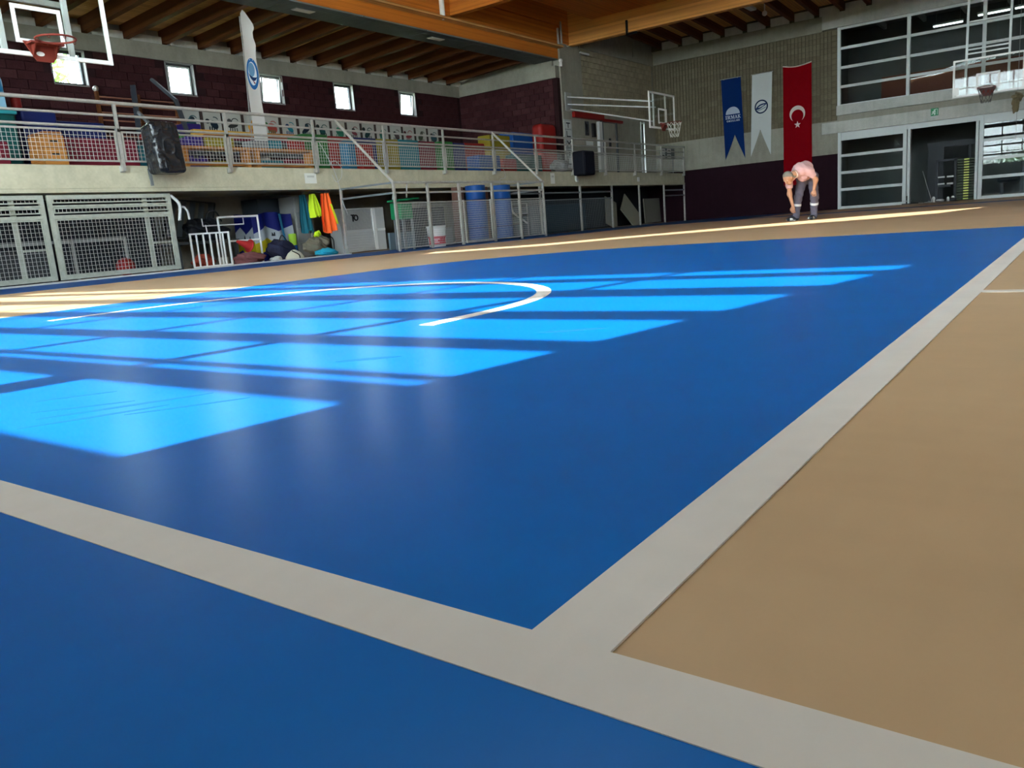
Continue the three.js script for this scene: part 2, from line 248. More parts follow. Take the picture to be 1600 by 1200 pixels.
{
  // maroon block wall behind the balcony, with five openings
  const wy0 = 4.4, wy1 = 5.22, wx = 0.41, geos = [], lo = 1.9, hi = 5.24;
  let x = XR; for (const c of WINX) { geos.push(box(x, c - wx, lo, hi, ZW - 0.22, ZW - 0.02)); geos.push(box(c - wx, c + wx, lo, wy0, ZW - 0.22, ZW - 0.02)); x = c + wx; }
  geos.push(box(x, XS + 0.2, lo, hi, ZW - 0.22, ZW - 0.02));
  const w = struct('wall_left', geos, M.maroonMortar, 'maroon block wall behind the balcony');
  layBlocks(w, 'block', 7.6, XS - 0.02, 2.44, hi, (u, y) => V(u, y, ZW - 0.015), 0, M.maroonBlocks, { skip: (u, y, h) => WINX.some((c) => Math.abs(u - c) < wx + h - 0.03 && y > wy0 - 0.05 && y < wy1 + 0.05) });
  struct('trim_1', [box(XR, XS, 5.24, 5.63, ZW - 0.25, ZW + 0.03), box(XR, XS, 5.63, 6.2, ZW - 0.25, ZW - 0.15)], M.concrete, 'concrete ring beam above the maroon wall');
  for (let k = 0; k < WINX.length; k++) {
    const c = WINX[k], win = structGroup('window_' + (k + 3), 'small square window in the maroon wall'), z0 = ZW - 0.18, z1 = ZW - 0.1, f = 0.06;
    mesh('lining', [box(c - wx, c - wx + 0.02, wy0, wy1, ZW - 0.22, ZW + 0.02), box(c + wx - 0.02, c + wx, wy0, wy1, ZW - 0.22, ZW + 0.02), box(c - wx, c + wx, wy0, wy0 + 0.02, ZW - 0.22, ZW + 0.03), box(c - wx, c + wx, wy1 - 0.02, wy1, ZW - 0.22, ZW + 0.02)], M.grey, win);
    mesh('frame', [box(c - wx + 0.02, c - wx + 0.02 + f, wy0 + 0.02, wy1 - 0.02, z0, z1), box(c + wx - 0.02 - f, c + wx - 0.02, wy0 + 0.02, wy1 - 0.02, z0, z1), box(c - wx + 0.02, c + wx - 0.02, wy0 + 0.02, wy0 + 0.02 + f, z0, z1), box(c - wx + 0.02, c + wx - 0.02, wy1 - 0.02 - f, wy1 - 0.02, z0, z1)], M.charcoal, win);
    if (k === 2 || k === 4 || k === 1) {                          // sash tilted inwards
      const sash = new THREE.Group(); sash.name = 'sash'; sash.position.set(c, wy0 + 0.05, ZW - 0.12); sash.rotation.x = k === 1 ? 0.03 : 0.12; win.add(sash);
      mesh('sash_frame', [box(-0.33, -0.29, 0, 0.7, 0, 0.04), box(0.29, 0.33, 0, 0.7, 0, 0.04), box(-0.33, 0.33, 0, 0.04, 0, 0.04), box(-0.33, 0.33, 0.66, 0.7, 0, 0.04)], M.whiteFrame, sash);
      mesh('pane', box(-0.29, 0.29, 0.04, 0.66, 0.015, 0.021), M.glass, sash);
    } else mesh('pane', box(c - 0.33, c + 0.33, wy0 + 0.08, wy1 - 0.08, z0 + 0.03, z0 + 0.036), M.glass, win);
  }
}
{
  // end wall of the balcony (maroon), pier, pale block wall
  const w = struct('wall_balcony_end', box(XS + 0.02, XS + 0.2, 1.9, 5.26, ZW - 0.2, ZP + 0.02), M.maroonMortar, 'maroon block wall closing the balcony');
  layBlocks(w, 'block', ZW, ZP - 0.05, 2.44, 5.26, (u, y) => V(XS + 0.015, y, u), -Math.PI / 2, M.maroonBlocks);
  struct('trim_2', [box(XS - 0.03, XS + 0.22, 5.26, 5.66, ZW, ZP), box(XS + 0.1, XS + 0.2, 5.66, 6.5, ZW - 0.2, ZP - 0.2)], M.concrete, 'concrete ring beam above the balcony end wall');
  struct('pier', [box(24.98, 26.42, 1.9, 6.36, ZP - 0.5, ZP + 0.06), box(24.98, 25.5, 6.36, 6.42, ZP - 0.5, ZP + 0.06), box(25.74, 26.45, 6.36, YROOF, ZP - 0.26, ZP - 0.02)], M.concrete, 'concrete pier carrying the timber beams');
  const ws = 31.05, we = 31.29, wt = 4.06;
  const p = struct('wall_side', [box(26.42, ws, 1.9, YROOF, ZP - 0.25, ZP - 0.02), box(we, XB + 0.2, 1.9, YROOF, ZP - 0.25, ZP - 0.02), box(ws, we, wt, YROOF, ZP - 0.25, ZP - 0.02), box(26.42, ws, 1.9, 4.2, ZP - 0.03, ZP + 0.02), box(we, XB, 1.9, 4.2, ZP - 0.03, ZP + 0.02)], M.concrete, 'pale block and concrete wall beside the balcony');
  layBlocks(p, 'block', 26.44, XB - 0.02, 4.22, 6.42, (u, y) => V(u, y, ZP - 0.005), 0, M.litSideBlocks, {});
  struct('trim_3', box(26.42, XB, 6.42, 6.92, ZP - 0.2, ZP + 0.05), M.concrete, 'concrete ring beam above the side wall');
  const win = structGroup('window_8', 'narrow upright window slit in the side wall');
  mesh('frame', [box(ws - 0.06, ws, 1.95, wt + 0.06, ZP - 0.2, ZP + 0.06), box(we, we + 0.06, 1.95, wt + 0.06, ZP - 0.2, ZP + 0.06), box(ws, we, wt, wt + 0.06, ZP - 0.2, ZP + 0.06)], M.whiteFrame, win);
  mesh('pane', box(ws, we, 1.95, wt, ZP - 0.12, ZP - 0.114), M.glass, win);
}
// ------------------------------------------------------------------ far wall
{
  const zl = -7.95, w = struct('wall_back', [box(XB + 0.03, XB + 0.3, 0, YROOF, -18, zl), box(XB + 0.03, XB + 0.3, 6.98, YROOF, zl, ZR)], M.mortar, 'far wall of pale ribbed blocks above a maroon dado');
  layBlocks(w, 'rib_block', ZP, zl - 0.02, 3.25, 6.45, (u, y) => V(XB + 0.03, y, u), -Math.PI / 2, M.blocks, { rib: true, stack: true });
  mesh('concrete_band', box(XB - 0.01, XB + 0.05, 2.05, 3.25, ZP, zl), M.concrete, w);
  for (let i = 0; i < 12; i++) mesh('board_mark', box(XB - 0.016, XB - 0.008, 2.3 + 0.5 * rnd(), 3.2, -14.6 + i * 0.56, -14.5 + i * 0.56), M.concrete, w);
  mesh('dado', box(XB - 0.03, XB + 0.05, 0, 2.05, -18, zl), M.dado, w);
  struct('trim_4', box(XB - 0.02, XB + 0.2, 6.45, 6.98, ZP, -8.5), M.concrete, 'concrete ring beam above the ribbed blocks');
  struct('trim_5', box(XB - 0.06, XB + 0.3, 6.5, 7.02, -8.5, ZR), M.paleConcrete, 'pale beam above the upper glazing');
  struct('trim_6', box(XB - 0.1, XB + 0.3, 3.42, 3.76, -7.98, ZR), M.paleConcrete, 'pale sill beam under the upper glazing');
  struct('trim_7', box(XB + 0.02, XB + 0.3, 3.2, 3.42, -7.98, ZR), M.concrete, 'grey concrete strip between the two beams');
  struct('trim_8', box(XB - 0.1, XB + 0.3, 2.8, 3.2, -8.5, ZR), M.paleConcrete, 'pale lintel beam above the glazed doors');
  // glazing: upper storey
  const fm = M.whiteFrame, x0 = XB + 0.04, x1 = XB + 0.12, xg = XB + 0.08;
  const up = structGroup('window_9', 'upper storey glazing with white bars');
  const rows = [3.76, 4.43, 5.1, 5.77, 6.46], posts = [-7.92, -5.6, -3.3, -1.0, 1.3, 3.6, 5.9, ZR - 0.05];
  posts.forEach((z) => mesh('post', box(x0 - 0.03, x1 + 0.03, 3.76, 6.5, z - 0.055, z + 0.055), fm, up));
  rows.forEach((y) => mesh('transom', box(x0, x1, y - 0.045, y + 0.045, -7.92, ZR), fm, up));
  for (let i = 0; i < posts.length - 1; i++) for (let j = 0; j < 4; j++) mesh('pane', box(xg - 0.004, xg + 0.004, rows[j] + 0.045, rows[j + 1] - 0.045, posts[i] + 0.055, posts[i + 1] - 0.055), M.glass, up);
  // glazing: court level, left of the doorway and right of it
  const lowRows = [0.05, 0.72, 1.34, 1.96, 2.56];
  const low = (name, label, ps) => {
    const g = structGroup(name, label);
    ps.forEach((z) => mesh('post', box(x0 - 0.04, x1 + 0.04, 0, 2.8, z - 0.06, z + 0.06), fm, g));
    lowRows.forEach((y, j) => mesh('transom', box(x0, x1, y - 0.05, y + (j === 4 ? 0.24 : 0.05), ps[0], ps[ps.length - 1]), fm, g));
    for (let i = 0; i < ps.length - 1; i++) for (let j = 0; j < 4; j++) mesh('pane', box(xg - 0.004, xg + 0.004, lowRows[j] + 0.05, lowRows[j + 1] - 0.05, ps[i] + 0.06, ps[i + 1] - 0.06), M.glass, g);
  };
  low('window_10', 'lower glazing beside the maroon dado', [-7.9, -5.66]);
  low('window_11', 'sky reflecting glazing right of the doorway', [-3.28, -1.05, 1.2, 3.45, 5.7, ZR - 0.06]);
  const door = structGroup('door_1', 'open doorway into the dark training room');
  mesh('door_head', box(x0 - 0.02, x1 + 0.02, 2.62, 2.8, -5.6, -3.34), fm, door);
  mesh('door_frame', box(x0 - 0.1, x1 + 0.1, 0, 2.62, -5.56, -5.47), fm, door);
  mesh('door_frame', box(x0 - 0.1, x1 + 0.1, 0, 2.62, -3.44, -3.36), fm, door);
  // rooms behind the glazing
  const rm = struct('wall_training_room', [box(38.4, 38.6, 0, 7.6, -18, ZR), box(XB + 0.3, 38.5, 0, 7.6, -9.2, -9.0), box(XB + 0.3, 38.5, 0, 7.6, ZR, ZR + 0.2)], M.roomWall, 'dark walls of the rooms behind the glazing');
  struct('floor_training_room', box(XB + 0.2, 38.6, -0.2, 0, -9.2, ZR), M.charcoal, 'dark floor of the training room');
  struct('floor_upper_room', box(XB + 0.3, 38.5, 3.2, 3.6, -9.2, ZR), M.darkWall, 'floor slab between the two rooms');
  struct('ceiling_upper_room', box(XB + 0.25, 38.6, 7.4, 7.6, -9.2, ZR), M.grey, 'ceiling of the upper room');
}
// ------------------------------------------------------------------ balcony, roof timbers
{
  struct('balcony_slab', [box(XR, XB, 1.56, 1.95, ZB, ZW + 0.02), box(XR, XB, 1.49, 1.555, ZB + 0.02, ZB - 0.35)], M.fascia, 'long pale concrete balcony slab');
  struct('wall_storage', box(XR, XB, 0, 1.56, -16.9, -16.7), M.concrete, 'concrete wall at the back of the storage under the balcony');
  struct('storage_shade_left', box(XR, 9.4, 0, 1.5, -15.95, -15.85), M.storeShade, 'dark sheet standing in for the shade behind the mesh gates');  // added dark sheet in place of the deep shade behind the gates
  struct('storage_shade_right', box(19.9, XB, 0, 1.5, -15.95, -15.85), M.storeShade, 'dark sheet standing in for the shade in the far storage bays');  // second dark sheet, painting the shade of the far bays
  struct('baseboard_left', box(0, 13.1, 0, 0.03, ZB - 0.05, ZB + 0.06), M.paleGrey, 'pale sill strip along the storage front');
  const slope = 0.055, rl = 4.3;
  const rf = structGroup('ceiling_balcony', 'timber roof above the balcony');
  const deck = new THREE.BoxGeometry(26.6, 0.06, rl + 0.6); deck.translate(-3.3, 0.33, rl / 2); const dm = mesh('decking', deck, M.deck, rf); dm.position.set(15, 5.69, ZW); dm.rotation.x = -slope;
  for (let k = 0, x = 6.62; x < 24.6; x += 1.03, k++) { const g = new THREE.BoxGeometry(0.16, 0.32, rl).translate(0, 0.16, rl / 2 - 0.15); const m = mesh('rafter', g, M.rafter, rf); m.position.set(x, 5.67, ZW); m.rotation.x = -slope; mesh('infill_block', box(x + 0.12, x + 0.9, 5.63, 5.8, ZW - 0.12, ZW + 0.04), M.paleConcrete, rf); }
  struct('timber_beam', [box(XR, 24.96, 5.9, YROOF, ZP - 0.24, ZP), box(24.96, 25.75, 6.44, YROOF, ZP - 0.24, ZP)], M.glulam, 'long orange glued timber beam along the balcony');
  const so = structGroup('soffit_duct', 'grey boxed duct under the long timber beam');
  const px = [-1.5, 1, 3.5, 6, 8.4, 10.9, 13.3, 15.7, 18.1, 20.5, 22.8, 24.96];
  for (let i = 0; i < px.length - 1; i++) mesh('soffit_panel', rbox(px[i] + 0.008, px[i + 1] - 0.008, 5.86, 6.25, ZP - 0.92, ZP - 0.245, 0.008, 1), M.soffit, so), mesh('soffit_panel', rbox(px[i] + 0.008, px[i + 1] - 0.008, 5.86, 5.9, ZP - 0.24, ZP - 0.005, 0.008, 1), M.soffit, so);
  for (const x of [14.1, 19.0]) { const g = mesh('air_grille', rbox(x - 0.3, x + 0.3, 5.848, 5.862, ZP - 0.55, ZP - 0.35, 0.005, 1), M.paleGrey, so); for (let i = 0; i < 6; i++) mesh('grille_slat', box(x - 0.27, x + 0.27, 5.842, 5.849, ZP - 0.54 + i * 0.032, ZP - 0.525 + i * 0.032), M.white, g); }
  struct('timber_beam', box(25.75, 26.0, 6.42, YROOF, ZP - 0.2, ZR), M.glulamLit, 'orange timber beam crossing the hall above the pier');
  struct('timber_beam', box(19.19, 19.41, 6.42, YROOF, ZP + 0.005, ZR), M.glulam, 'orange timber cross beam meeting the long beam');
  struct('timber_purlin', box(19.41, 25.75, 7.1, YROOF, -14.4, -11.6), M.glulam, 'deep orange timber purlin between the cross beams');
  struct('timber_cleat', box(20.2, 25.2, 6.98, 7.06, ZP, ZP + 0.1), M.glulam, 'timber ledge on the long beam');
  const far = structGroup('ceiling_far', 'timber roof between the last beam and the far wall');
  const d2 = new THREE.BoxGeometry(6.8, 0.06, ZR - ZP + 0.4); const fd = mesh('decking', d2, M.deck, far); fd.position.set(29.2, 7.55, (ZR + ZP) / 2); fd.rotation.z = -0.05;
  for (let z = -15.0; z < ZR; z += 0.9) { const m = mesh('joist', new THREE.BoxGeometry(6.5, 0.3, 0.14), M.rafter, far); m.position.set(29.15, 7.37, z); m.rotation.z = -0.05; mesh('infill_block', box(XB - 0.02, XB + 0.2, 6.99, 7.28, z + 0.1, z + 0.8), M.paleConcrete, far); }
}

// ------------------------------------------------------------------ balcony railing
// a sheet of woven wire in the x-y plane
function wireMesh(x0, x1, y0, y1, z, pitch, t) {
  const g = [], nx = Math.max(1, Math.round((x1 - x0) / pitch)), ny = Math.max(1, Math.round((y1 - y0) / pitch));
  for (let i = 1; i < nx; i++) { const x = x0 + ((x1 - x0) * i) / nx; g.push(box(x - t / 2, x + t / 2, y0, y1, z - t / 2, z + t / 2)); }
  for (let j = 1; j < ny; j++) { const y = y0 + ((y1 - y0) * j) / ny; g.push(box(x0, x1, y - t / 2, y + t / 2, z - t * 0.9, z - t * 0.1)); }
  return g;
}
const frameXY = (x0, x1, y0, y1, z, w, d) => [box(x0, x0 + w, y0, y1, z - d / 2, z + d / 2), box(x1 - w, x1, y0, y1, z - d / 2, z + d / 2), box(x0 + w, x1 - w, y0, y0 + w, z - d / 2, z + d / 2), box(x0 + w, x1 - w, y1 - w, y1, z - d / 2, z + d / 2)];
{
  const r = thing('balcony_railing', 'long galvanised steel railing with wire mesh panels along the balcony', 'railing', [0, 1.95, ZB]);
  const posts = [1.3, 3.5, 5.7, 7.9, 10.12, 12.35, 14.54, 16.75, 18.95, 21.12, 23.3, 25.5, 27.75, 30.03, 32.2], z = 0.08;
  mesh('top_rail', rod(V(1.3, 1.05, z), V(32.3, 1.05, z), 0.032, 12), M.steel, r);
  for (let i = 0; i < posts.length; i++) {
    const x = posts[i];
    const p = mesh('post', [box(x - 0.03, x + 0.03, -0.1, 0.62, z - 0.045, z + 0.02), box(x - 0.025, x + 0.025, 0.56, 1.03, z - 0.02, z + 0.02)], M.steel, r);
    mesh('base_plate', box(x - 0.045, x + 0.045, -0.12, -0.02, 0.0, 0.03), M.steel, p);
    if (i === posts.length - 1) break;
    const a = x + 0.05, b = posts[i + 1] - 0.05;
    mesh('middle_rail', rod(V(a, 0.84, z), V(b, 0.84, z), 0.022), M.steel, r);
    mesh('lower_rail', rod(V(a, 0.635, z), V(b, 0.635, z), 0.024), M.steel, r);
    const f = mesh('mesh_panel', frameXY(a, b, 0.05, 0.58, z, 0.03, 0.03), M.steel, r);
    stuff(mesh('wire_mesh', wireMesh(a + 0.03, b - 0.03, 0.08, 0.55, z, 0.07, 0.0055), M.wire, f));
  }
}
// ------------------------------------------------------------------ wire mesh gates under the balcony
function meshGate(x0, x1, label) {
  const g = thing('mesh_gate', label, 'gate', [x0, 0.05, ZB], 0, 'wire mesh gates of the storage'), w = x1 - x0, fm = M.greenSteel;
  mesh('frame', frameXY(0, w, 0, 1.4, 0, 0.07, 0.05), fm, g);
  mesh('rail', box(0.07, w - 0.07, 1.2, 1.235, -0.025, 0.025), fm, g);
  mesh('rail', box(0.07, w - 0.07, 1.01, 1.07, -0.025, 0.025), fm, g);
  const s = w * 0.76;
  for (const [a, b] of [[0.03, 1.01], [1.07, 1.2], [1.235, 1.36]]) {
    const f = mesh('panel_frame', frameXY(0.075, w - 0.075, a + 0.03, b - 0.005, 0.012, 0.022, 0.035), fm, g);
    stuff(mesh('wire_mesh', wireMesh(0.09, w - 0.09, a + 0.04, b - 0.01, 0.01, 0.065, 0.005), M.wire, f));
  }
  mesh('upright', box(s, s + 0.08, 0.07, 1.36, -0.06, -0.02), fm, g);
  mesh('latch_bar', box(s + 0.08, w - 0.07, 0.5, 0.53, -0.03, 0.0), fm, g);
  return g;
}
meshGate(4.28, 6.46, 'wire mesh gate at the left edge of the picture');
meshGate(6.52, 8.74, 'wire mesh gate beside the open storage bay');
meshGate(2.04, 4.22, 'wire mesh gate left of the one at the picture edge');
tag(mesh('hook_rail', [tube([V(8.76, 1.42, ZB), V(8.9, 1.25, ZB + 0.02), V(8.86, 0.95, ZB + 0.02)], 0.03, 20), tube([V(8.88, 1.15, ZB), V(8.98, 1.2, ZB), V(9.06, 1.12, ZB), V(9.08, 0.96, ZB)], 0.022, 20)], M.paleGrey), 'bent pale hook rail at the end of the mesh gates', 'rail');
// things seen dimly behind the gates
{
  const t = thing('storage_rack', 'grey tube rack behind the mesh gates', 'rack', [4.3, 0, -15.2]);
  for (const x of [0, 1.5, 3.0, 4.0]) mesh('upright', box(x, x + 0.05, 0, 0.72, 0, 0.05), M.grey, t);
  mesh('top_bar', box(0, 4.05, 0.68, 0.73, 0, 0.05), M.grey, t);
  tag(mesh('storage_crate', rbox(2.2, 4.0, 0, 0.55, -15.8, -15.3, 0.04), foam.darkTeal), 'dark green crate behind the left mesh gate', 'crate');
  tag(mesh('storage_crate', rbox(5.0, 7.0, 0, 0.6, -15.8, -15.4, 0.04), M.charcoal), 'charcoal crate behind the right mesh gate', 'crate');
  tag(mesh('red_ball', new THREE.SphereGeometry(0.17, 24, 16).translate(8.05, 0.17, -14.8), foam.red), 'red ball on the floor behind the mesh gate', 'ball');
}
// ------------------------------------------------------------------ open storage bay
{
  const b = thing('barrier_grid', 'white barred steel barrier standing in the storage opening', 'barrier', [9.2, 0, -14.38]);
  mesh('frame', frameXY(0, 0.9, 0.02, 0.7, 0, 0.03, 0.03), M.white, b);
  for (let i = 1; i < 6; i++) mesh('bar', box(i * 0.15 - 0.013, i * 0.15 + 0.013, 0.05, 0.67, -0.013, 0.013), M.white, b);
  mesh('lever', rod(V(0.42, 0.7, -0.02), V(0.41, 0.85, -0.02), 0.012), M.white, b);
  const c = thing('goal_frame', 'white tube goal frame behind the barred barrier', 'frame', [10.12, 0, -14.72]);
  mesh('post', rod(V(0, 0, 0), V(0, 1.0, 0), 0.022), M.white, c); mesh('post', rod(V(0.99, 0, 0), V(0.99, 1.0, 0), 0.022), M.white, c);
  mesh('crossbar', rod(V(0, 1.0, 0), V(1.0, 1.0, 0), 0.024), M.white, c); mesh('crossbar', rod(V(0.2, 0.5, 0), V(0.98, 0.5, 0), 0.02), M.white, c);
  mesh('shelf_bar', [rod(V(-0.2, 0.85, -0.25), V(0.8, 0.85, -0.25), 0.014), rod(V(-0.2, 0.85, -0.25), V(-0.2, 1.0, -0.25), 0.012), rod(V(0.8, 0.85, -0.25), V(0.8, 1.0, -0.25), 0.012)], M.white, c);
  const d = thing('folding_grid', 'dark slatted folding grid leaning at the back of the storage', 'grid', [9.75, 0.7, -16.2]);
  d.rotation.z = -0.1;
  mesh('frame', [bar(V(0, 0, 0), V(0.35, 0.85, -0.3), 0.04, 0.04), bar(V(1.15, 0, 0), V(1.5, 0.85, -0.3), 0.04, 0.04), bar(V(0, 0, 0), V(1.15, 0, 0), 0.04, 0.04), bar(V(0.35, 0.85, -0.3), V(1.5, 0.85, -0.3), 0.04, 0.04)], M.charcoal, d);
  for (let i = 0; i < 5; i++) mesh('slat', bar(V(0.13 + i * 0.23, 0.02, 0.01), V(0.48 + i * 0.23, 0.83, -0.29), 0.12, 0.02), M.darkSteel, d);
  tag(mesh('equipment_table', [box(9.45, 11.0, 0.5, 0.55, -16.6, -15.3), box(9.5, 9.57, 0, 0.5, -15.4, -15.33), box(10.9, 10.97, 0, 0.5, -15.4, -15.33), box(9.5, 9.57, 0, 0.5, -16.55, -16.48), box(10.9, 10.97, 0, 0.5, -16.55, -16.48)], M.charcoal), 'low dark table under the folding grid', 'table');
  const e = thing('hockey_bag', 'dark heap of straps and bags on the goal frame', 'bag', [10.55, 0.5, -15.7]);
  mesh('cloth', [blob(0.42, 0.25, 0.3, 0, 0.26, 0, 0.2, 2, 4, 0.8), blob(0.3, 0.2, 0.25, -0.35, 0.35, 0.1, 0.22, 5)], M.nearBlack, e); mesh('strap', tube([V(-0.2, 0.45, 0.2), V(-0.1, 0.66, 0.2), V(0.08, 0.66, 0.2), V(0.2, 0.45, 0.2)], 0.018), M.charcoal, e);
  // folded tent in blue, white and yellow
  const tentTex = canvasTex(256, 256, (g, w, h) => {
    g.fillStyle = '#0a1560'; g.fillRect(0, 0, w, h);
    g.fillStyle = '#9aa0a6'; g.beginPath(); g.moveTo(0, 100); g.lineTo(75, 70); g.lineTo(150, 105); g.lineTo(w, 62); g.lineTo(w, 150); g.lineTo(150, 195); g.lineTo(75, 150); g.lineTo(0, 165); g.fill();
    g.fillStyle = '#a89a10'; g.beginPath(); g.moveTo(0, 155); g.lineTo(75, 135); g.lineTo(150, 180); g.lineTo(w, 140); g.lineTo(w, 200); g.lineTo(150, 235); g.lineTo(75, 195); g.lineTo(0, 215); g.fill();
    g.fillStyle = '#15161c'; for (const [x, y] of [[118, 110], [196, 110]]) { g.beginPath(); g.moveTo(x, y); g.lineTo(x + 12, y + 22); g.lineTo(x - 4, y + 22); g.fill(); g.fillRect(x + 8, y + 2, 6, 20); }
  });
  const t = thing('folded_tent', 'blue, white and yellow folded event tent in the storage', 'tent', [11.28, 0.02, -15.45]);
  { const g = new THREE.BoxGeometry(1.05, 1.04, 0.75, 20, 12, 8), p = g.attributes.position; for (let i = 0; i < p.count; i++) { const x = p.getX(i), y = p.getY(i), z = p.getZ(i); p.setZ(i, z * (1 - 0.15 * (y + 0.5)) + 0.05 * Math.sin(x * 14) * (z > 0 ? 1 : 0.4)); p.setY(i, y + 0.03 * Math.sin(x * 6 + z * 5)); } g.computeVertexNormals(); g.translate(0.52, 0.52, 0); mesh('canvas_cover', g, mat(L(1, 1, 1), 0.6, { map: tentTex }), t); }
  mesh('strap', bar(V(0.78, 0.1, 0.42), V(0.68, 1.02, 0.4), 0.05, 0.012), foam.sky, t);
  const can = thing('canister', 'green and blue upright canister beside the folded tent', 'canister', [12.1, 0.01, -14.86]);
  mesh('lower_body', new THREE.CylinderGeometry(0.09, 0.09, 0.3, 20).translate(0, 0.15, 0), foam.blue, can); mesh('upper_body', new THREE.CylinderGeometry(0.088, 0.088, 0.26, 20).translate(0, 0.43, 0), mat(L(0.3, 0.5, 0.04), 0.5), can);
  const cab = thing('drawer_cabinet', 'grey drawer cabinet in the storage behind the orange vest', 'cabinet', [12.5, 0, -15.35]);
  mesh('carcass', rbox(0, 0.55, 0.02, 1.42, -0.35, 0.18, 0.01, 1), M.grey, cab);
  for (let i = 0; i < 4; i++) { const dr = mesh('drawer', rbox(0.02, 0.53, 0.05 + i * 0.34, 0.37 + i * 0.34, 0.18, 0.2, 0.008, 1), M.grey, cab); mesh('handle', box(0.22, 0.33, 0.27 + i * 0.34, 0.29 + i * 0.34, 0.2, 0.225), M.paleGrey, dr); }
  const lk = thing('locker', 'dark blue grey locker behind the folded tent', 'locker', [12.15, 0, -16.35]);
  mesh('carcass', rbox(0, 0.75, 0.01, 1.45, -0.3, 0.3, 0.01, 1), mat(L(0.06, 0.08, 0.1), 0.5), lk); mesh('door', rbox(0.02, 0.73, 0.05, 1.42, 0.3, 0.315, 0.006, 1), mat(L(0.07, 0.09, 0.11), 0.5), lk);
  // hanging safety vests
  const vest = (x, z, w, h, m1, m2, label, seed) => {
    const o = thing('safety_vest', label, 'vest', [x, 1.42 - h, z]), nx = 18, ny = 22, pos = [], uv = [], idx = [];
    for (let s = 0; s < 2; s++) for (let j = 0; j <= ny; j++) for (let i = 0; i <= nx; i++) { const u = i / nx, v = j / ny, sp = 0.45 + 0.55 * Math.min(1, v * 1.5), X = (u - 0.5) * w * sp + 0.05 * v; pos.push(X, h * (1 - v) + (j === ny ? 0.03 * Math.sin(u * 9 + seed) : 0), 0.04 * Math.sin(u * 15 + seed + v) * (0.3 + v) + (s ? -0.05 : 0.03)); uv.push(u, v); }
    for (let s = 0; s < 2; s++) { const o0 = s * (nx + 1) * (ny + 1); for (let j = 0; j < ny; j++) for (let i = 0; i < nx; i++) { const a = o0 + j * (nx + 1) + i; idx.push(a, a + nx + 1, a + 1, a + 1, a + nx + 1, a + nx + 2); } }
    const g = new THREE.BufferGeometry(); g.setAttribute('position', new THREE.Float32BufferAttribute(pos, 3)); g.setAttribute('uv', new THREE.Float32BufferAttribute(uv, 2)); g.setIndex(idx); g.computeVertexNormals();
    mesh('vest_cloth', g, m1, o);
    if (m2) mesh('stripe', [bar(V(0.06, h * 0.72, 0.09), V(0.17, h * 0.2, 0.13), 0.1, 0.008)], m2, o);
    mesh('hanger_hook', tube([V(0, h - 0.02, 0), V(0, h + 0.05, 0), V(0.02, h + 0.08, -0.02), V(0.03, h + 0.06, -0.04)], 0.006, 12, 6), M.darkSteel, o);
    return o;
  };
  const hiO = mat(L(0.95, 0.13, 0.02), 0.7), hiY = mat(L(0.55, 0.75, 0.02), 0.7);
  vest(12.72, -14.3, 0.42, 0.88, hiO, hiY, 'bright orange safety vest with a yellow stripe hanging in the storage', 1);
  vest(12.5, -14.47, 0.24, 0.5, hiY, null, 'yellow safety vest hanging behind the orange one', 4);
  vest(12.42, -14.72, 0.3, 0.84, mat(L(0.01, 0.11, 0.15), 0.8), null, 'dark teal garment hanging beside the yellow vest', 2.5);
  tag(mesh('hanging_rail', rod(V(12.2, 1.46, -14.45), V(13.0, 1.46, -14.45), 0.015), M.darkSteel), 'steel rail carrying the safety vests', 'rail');
  tag(mesh('white_pole', rod(V(12.76, 0.0, -14.9), V(12.68, 1.14, -14.93), 0.016), M.white), 'short white pole beside the teal garment', 'pole');
  // bags on the ground
  const bag = (name, label, m, gs, strapPts) => { const o = thing(name, label, 'bag'); mesh('bag_body', gs, m, o); if (strapPts) mesh('strap', tube(strapPts, 0.012, 16, 6), M.black, o); };
  bag('backpack', 'khaki grey bag slumped against the drawer cabinet', mat(L(0.17, 0.15, 0.11), 0.85), [blob(0.3, 0.22, 0.16, 12.52, 0.24, -14.62, 0.2, 3, 4, 0.9), blob(0.17, 0.14, 0.12, 12.74, 0.36, -14.6, 0.2, 7)], [V(12.7, 0.5, -14.45), V(12.88, 0.4, -14.4), V(12.9, 0.15, -14.4)]);
  bag('sports_bag', 'bright yellow cloth on top of the khaki bag', hiY, [blob(0.09, 0.07, 0.08, 12.58, 0.52, -14.55, 0.2, 4)]);
  bag('sports_bag', 'bright cyan bag on the floor by the cage', mat(L(0.02, 0.34, 0.5), 0.7), [blob(0.29, 0.1, 0.16, 12.5, 0.09, -14.22, 0.18, 9, 4, 0.85)]);
  bag('sports_bag', 'cream cone shaped bag in front of the dark bag', mat(L(0.52, 0.5, 0.38), 0.8), [lathe([[0.2, 0], [0.19, 0.06], [0.13, 0.15], [0.05, 0.21], [0, 0.22]], 20).scale(1.2, 1, 0.8).translate(11.6, 0.0, -14.25)], [V(11.5, 0.2, -14.2), V(11.56, 0.1, -14.05), V(11.6, 0.02, -14.08)]);
  bag('sports_bag', 'big dark navy bag below the folded tent', mat(L(0.018, 0.02, 0.045), 0.7), [blob(0.34, 0.24, 0.2, 11.62, 0.22, -14.74, 0.15, 1.3, 4, 0.9)], [V(11.5, 0.42, -14.6), V(11.6, 0.55, -14.6), V(11.72, 0.42, -14.6)]);
  bag('net_sack', 'maroon netting heap on the storage floor', mat(L(0.16, 0.06, 0.06), 0.9), [blob(0.36, 0.13, 0.2, 10.56, 0.11, -14.42, 0.25, 6, 4, 0.85)]);
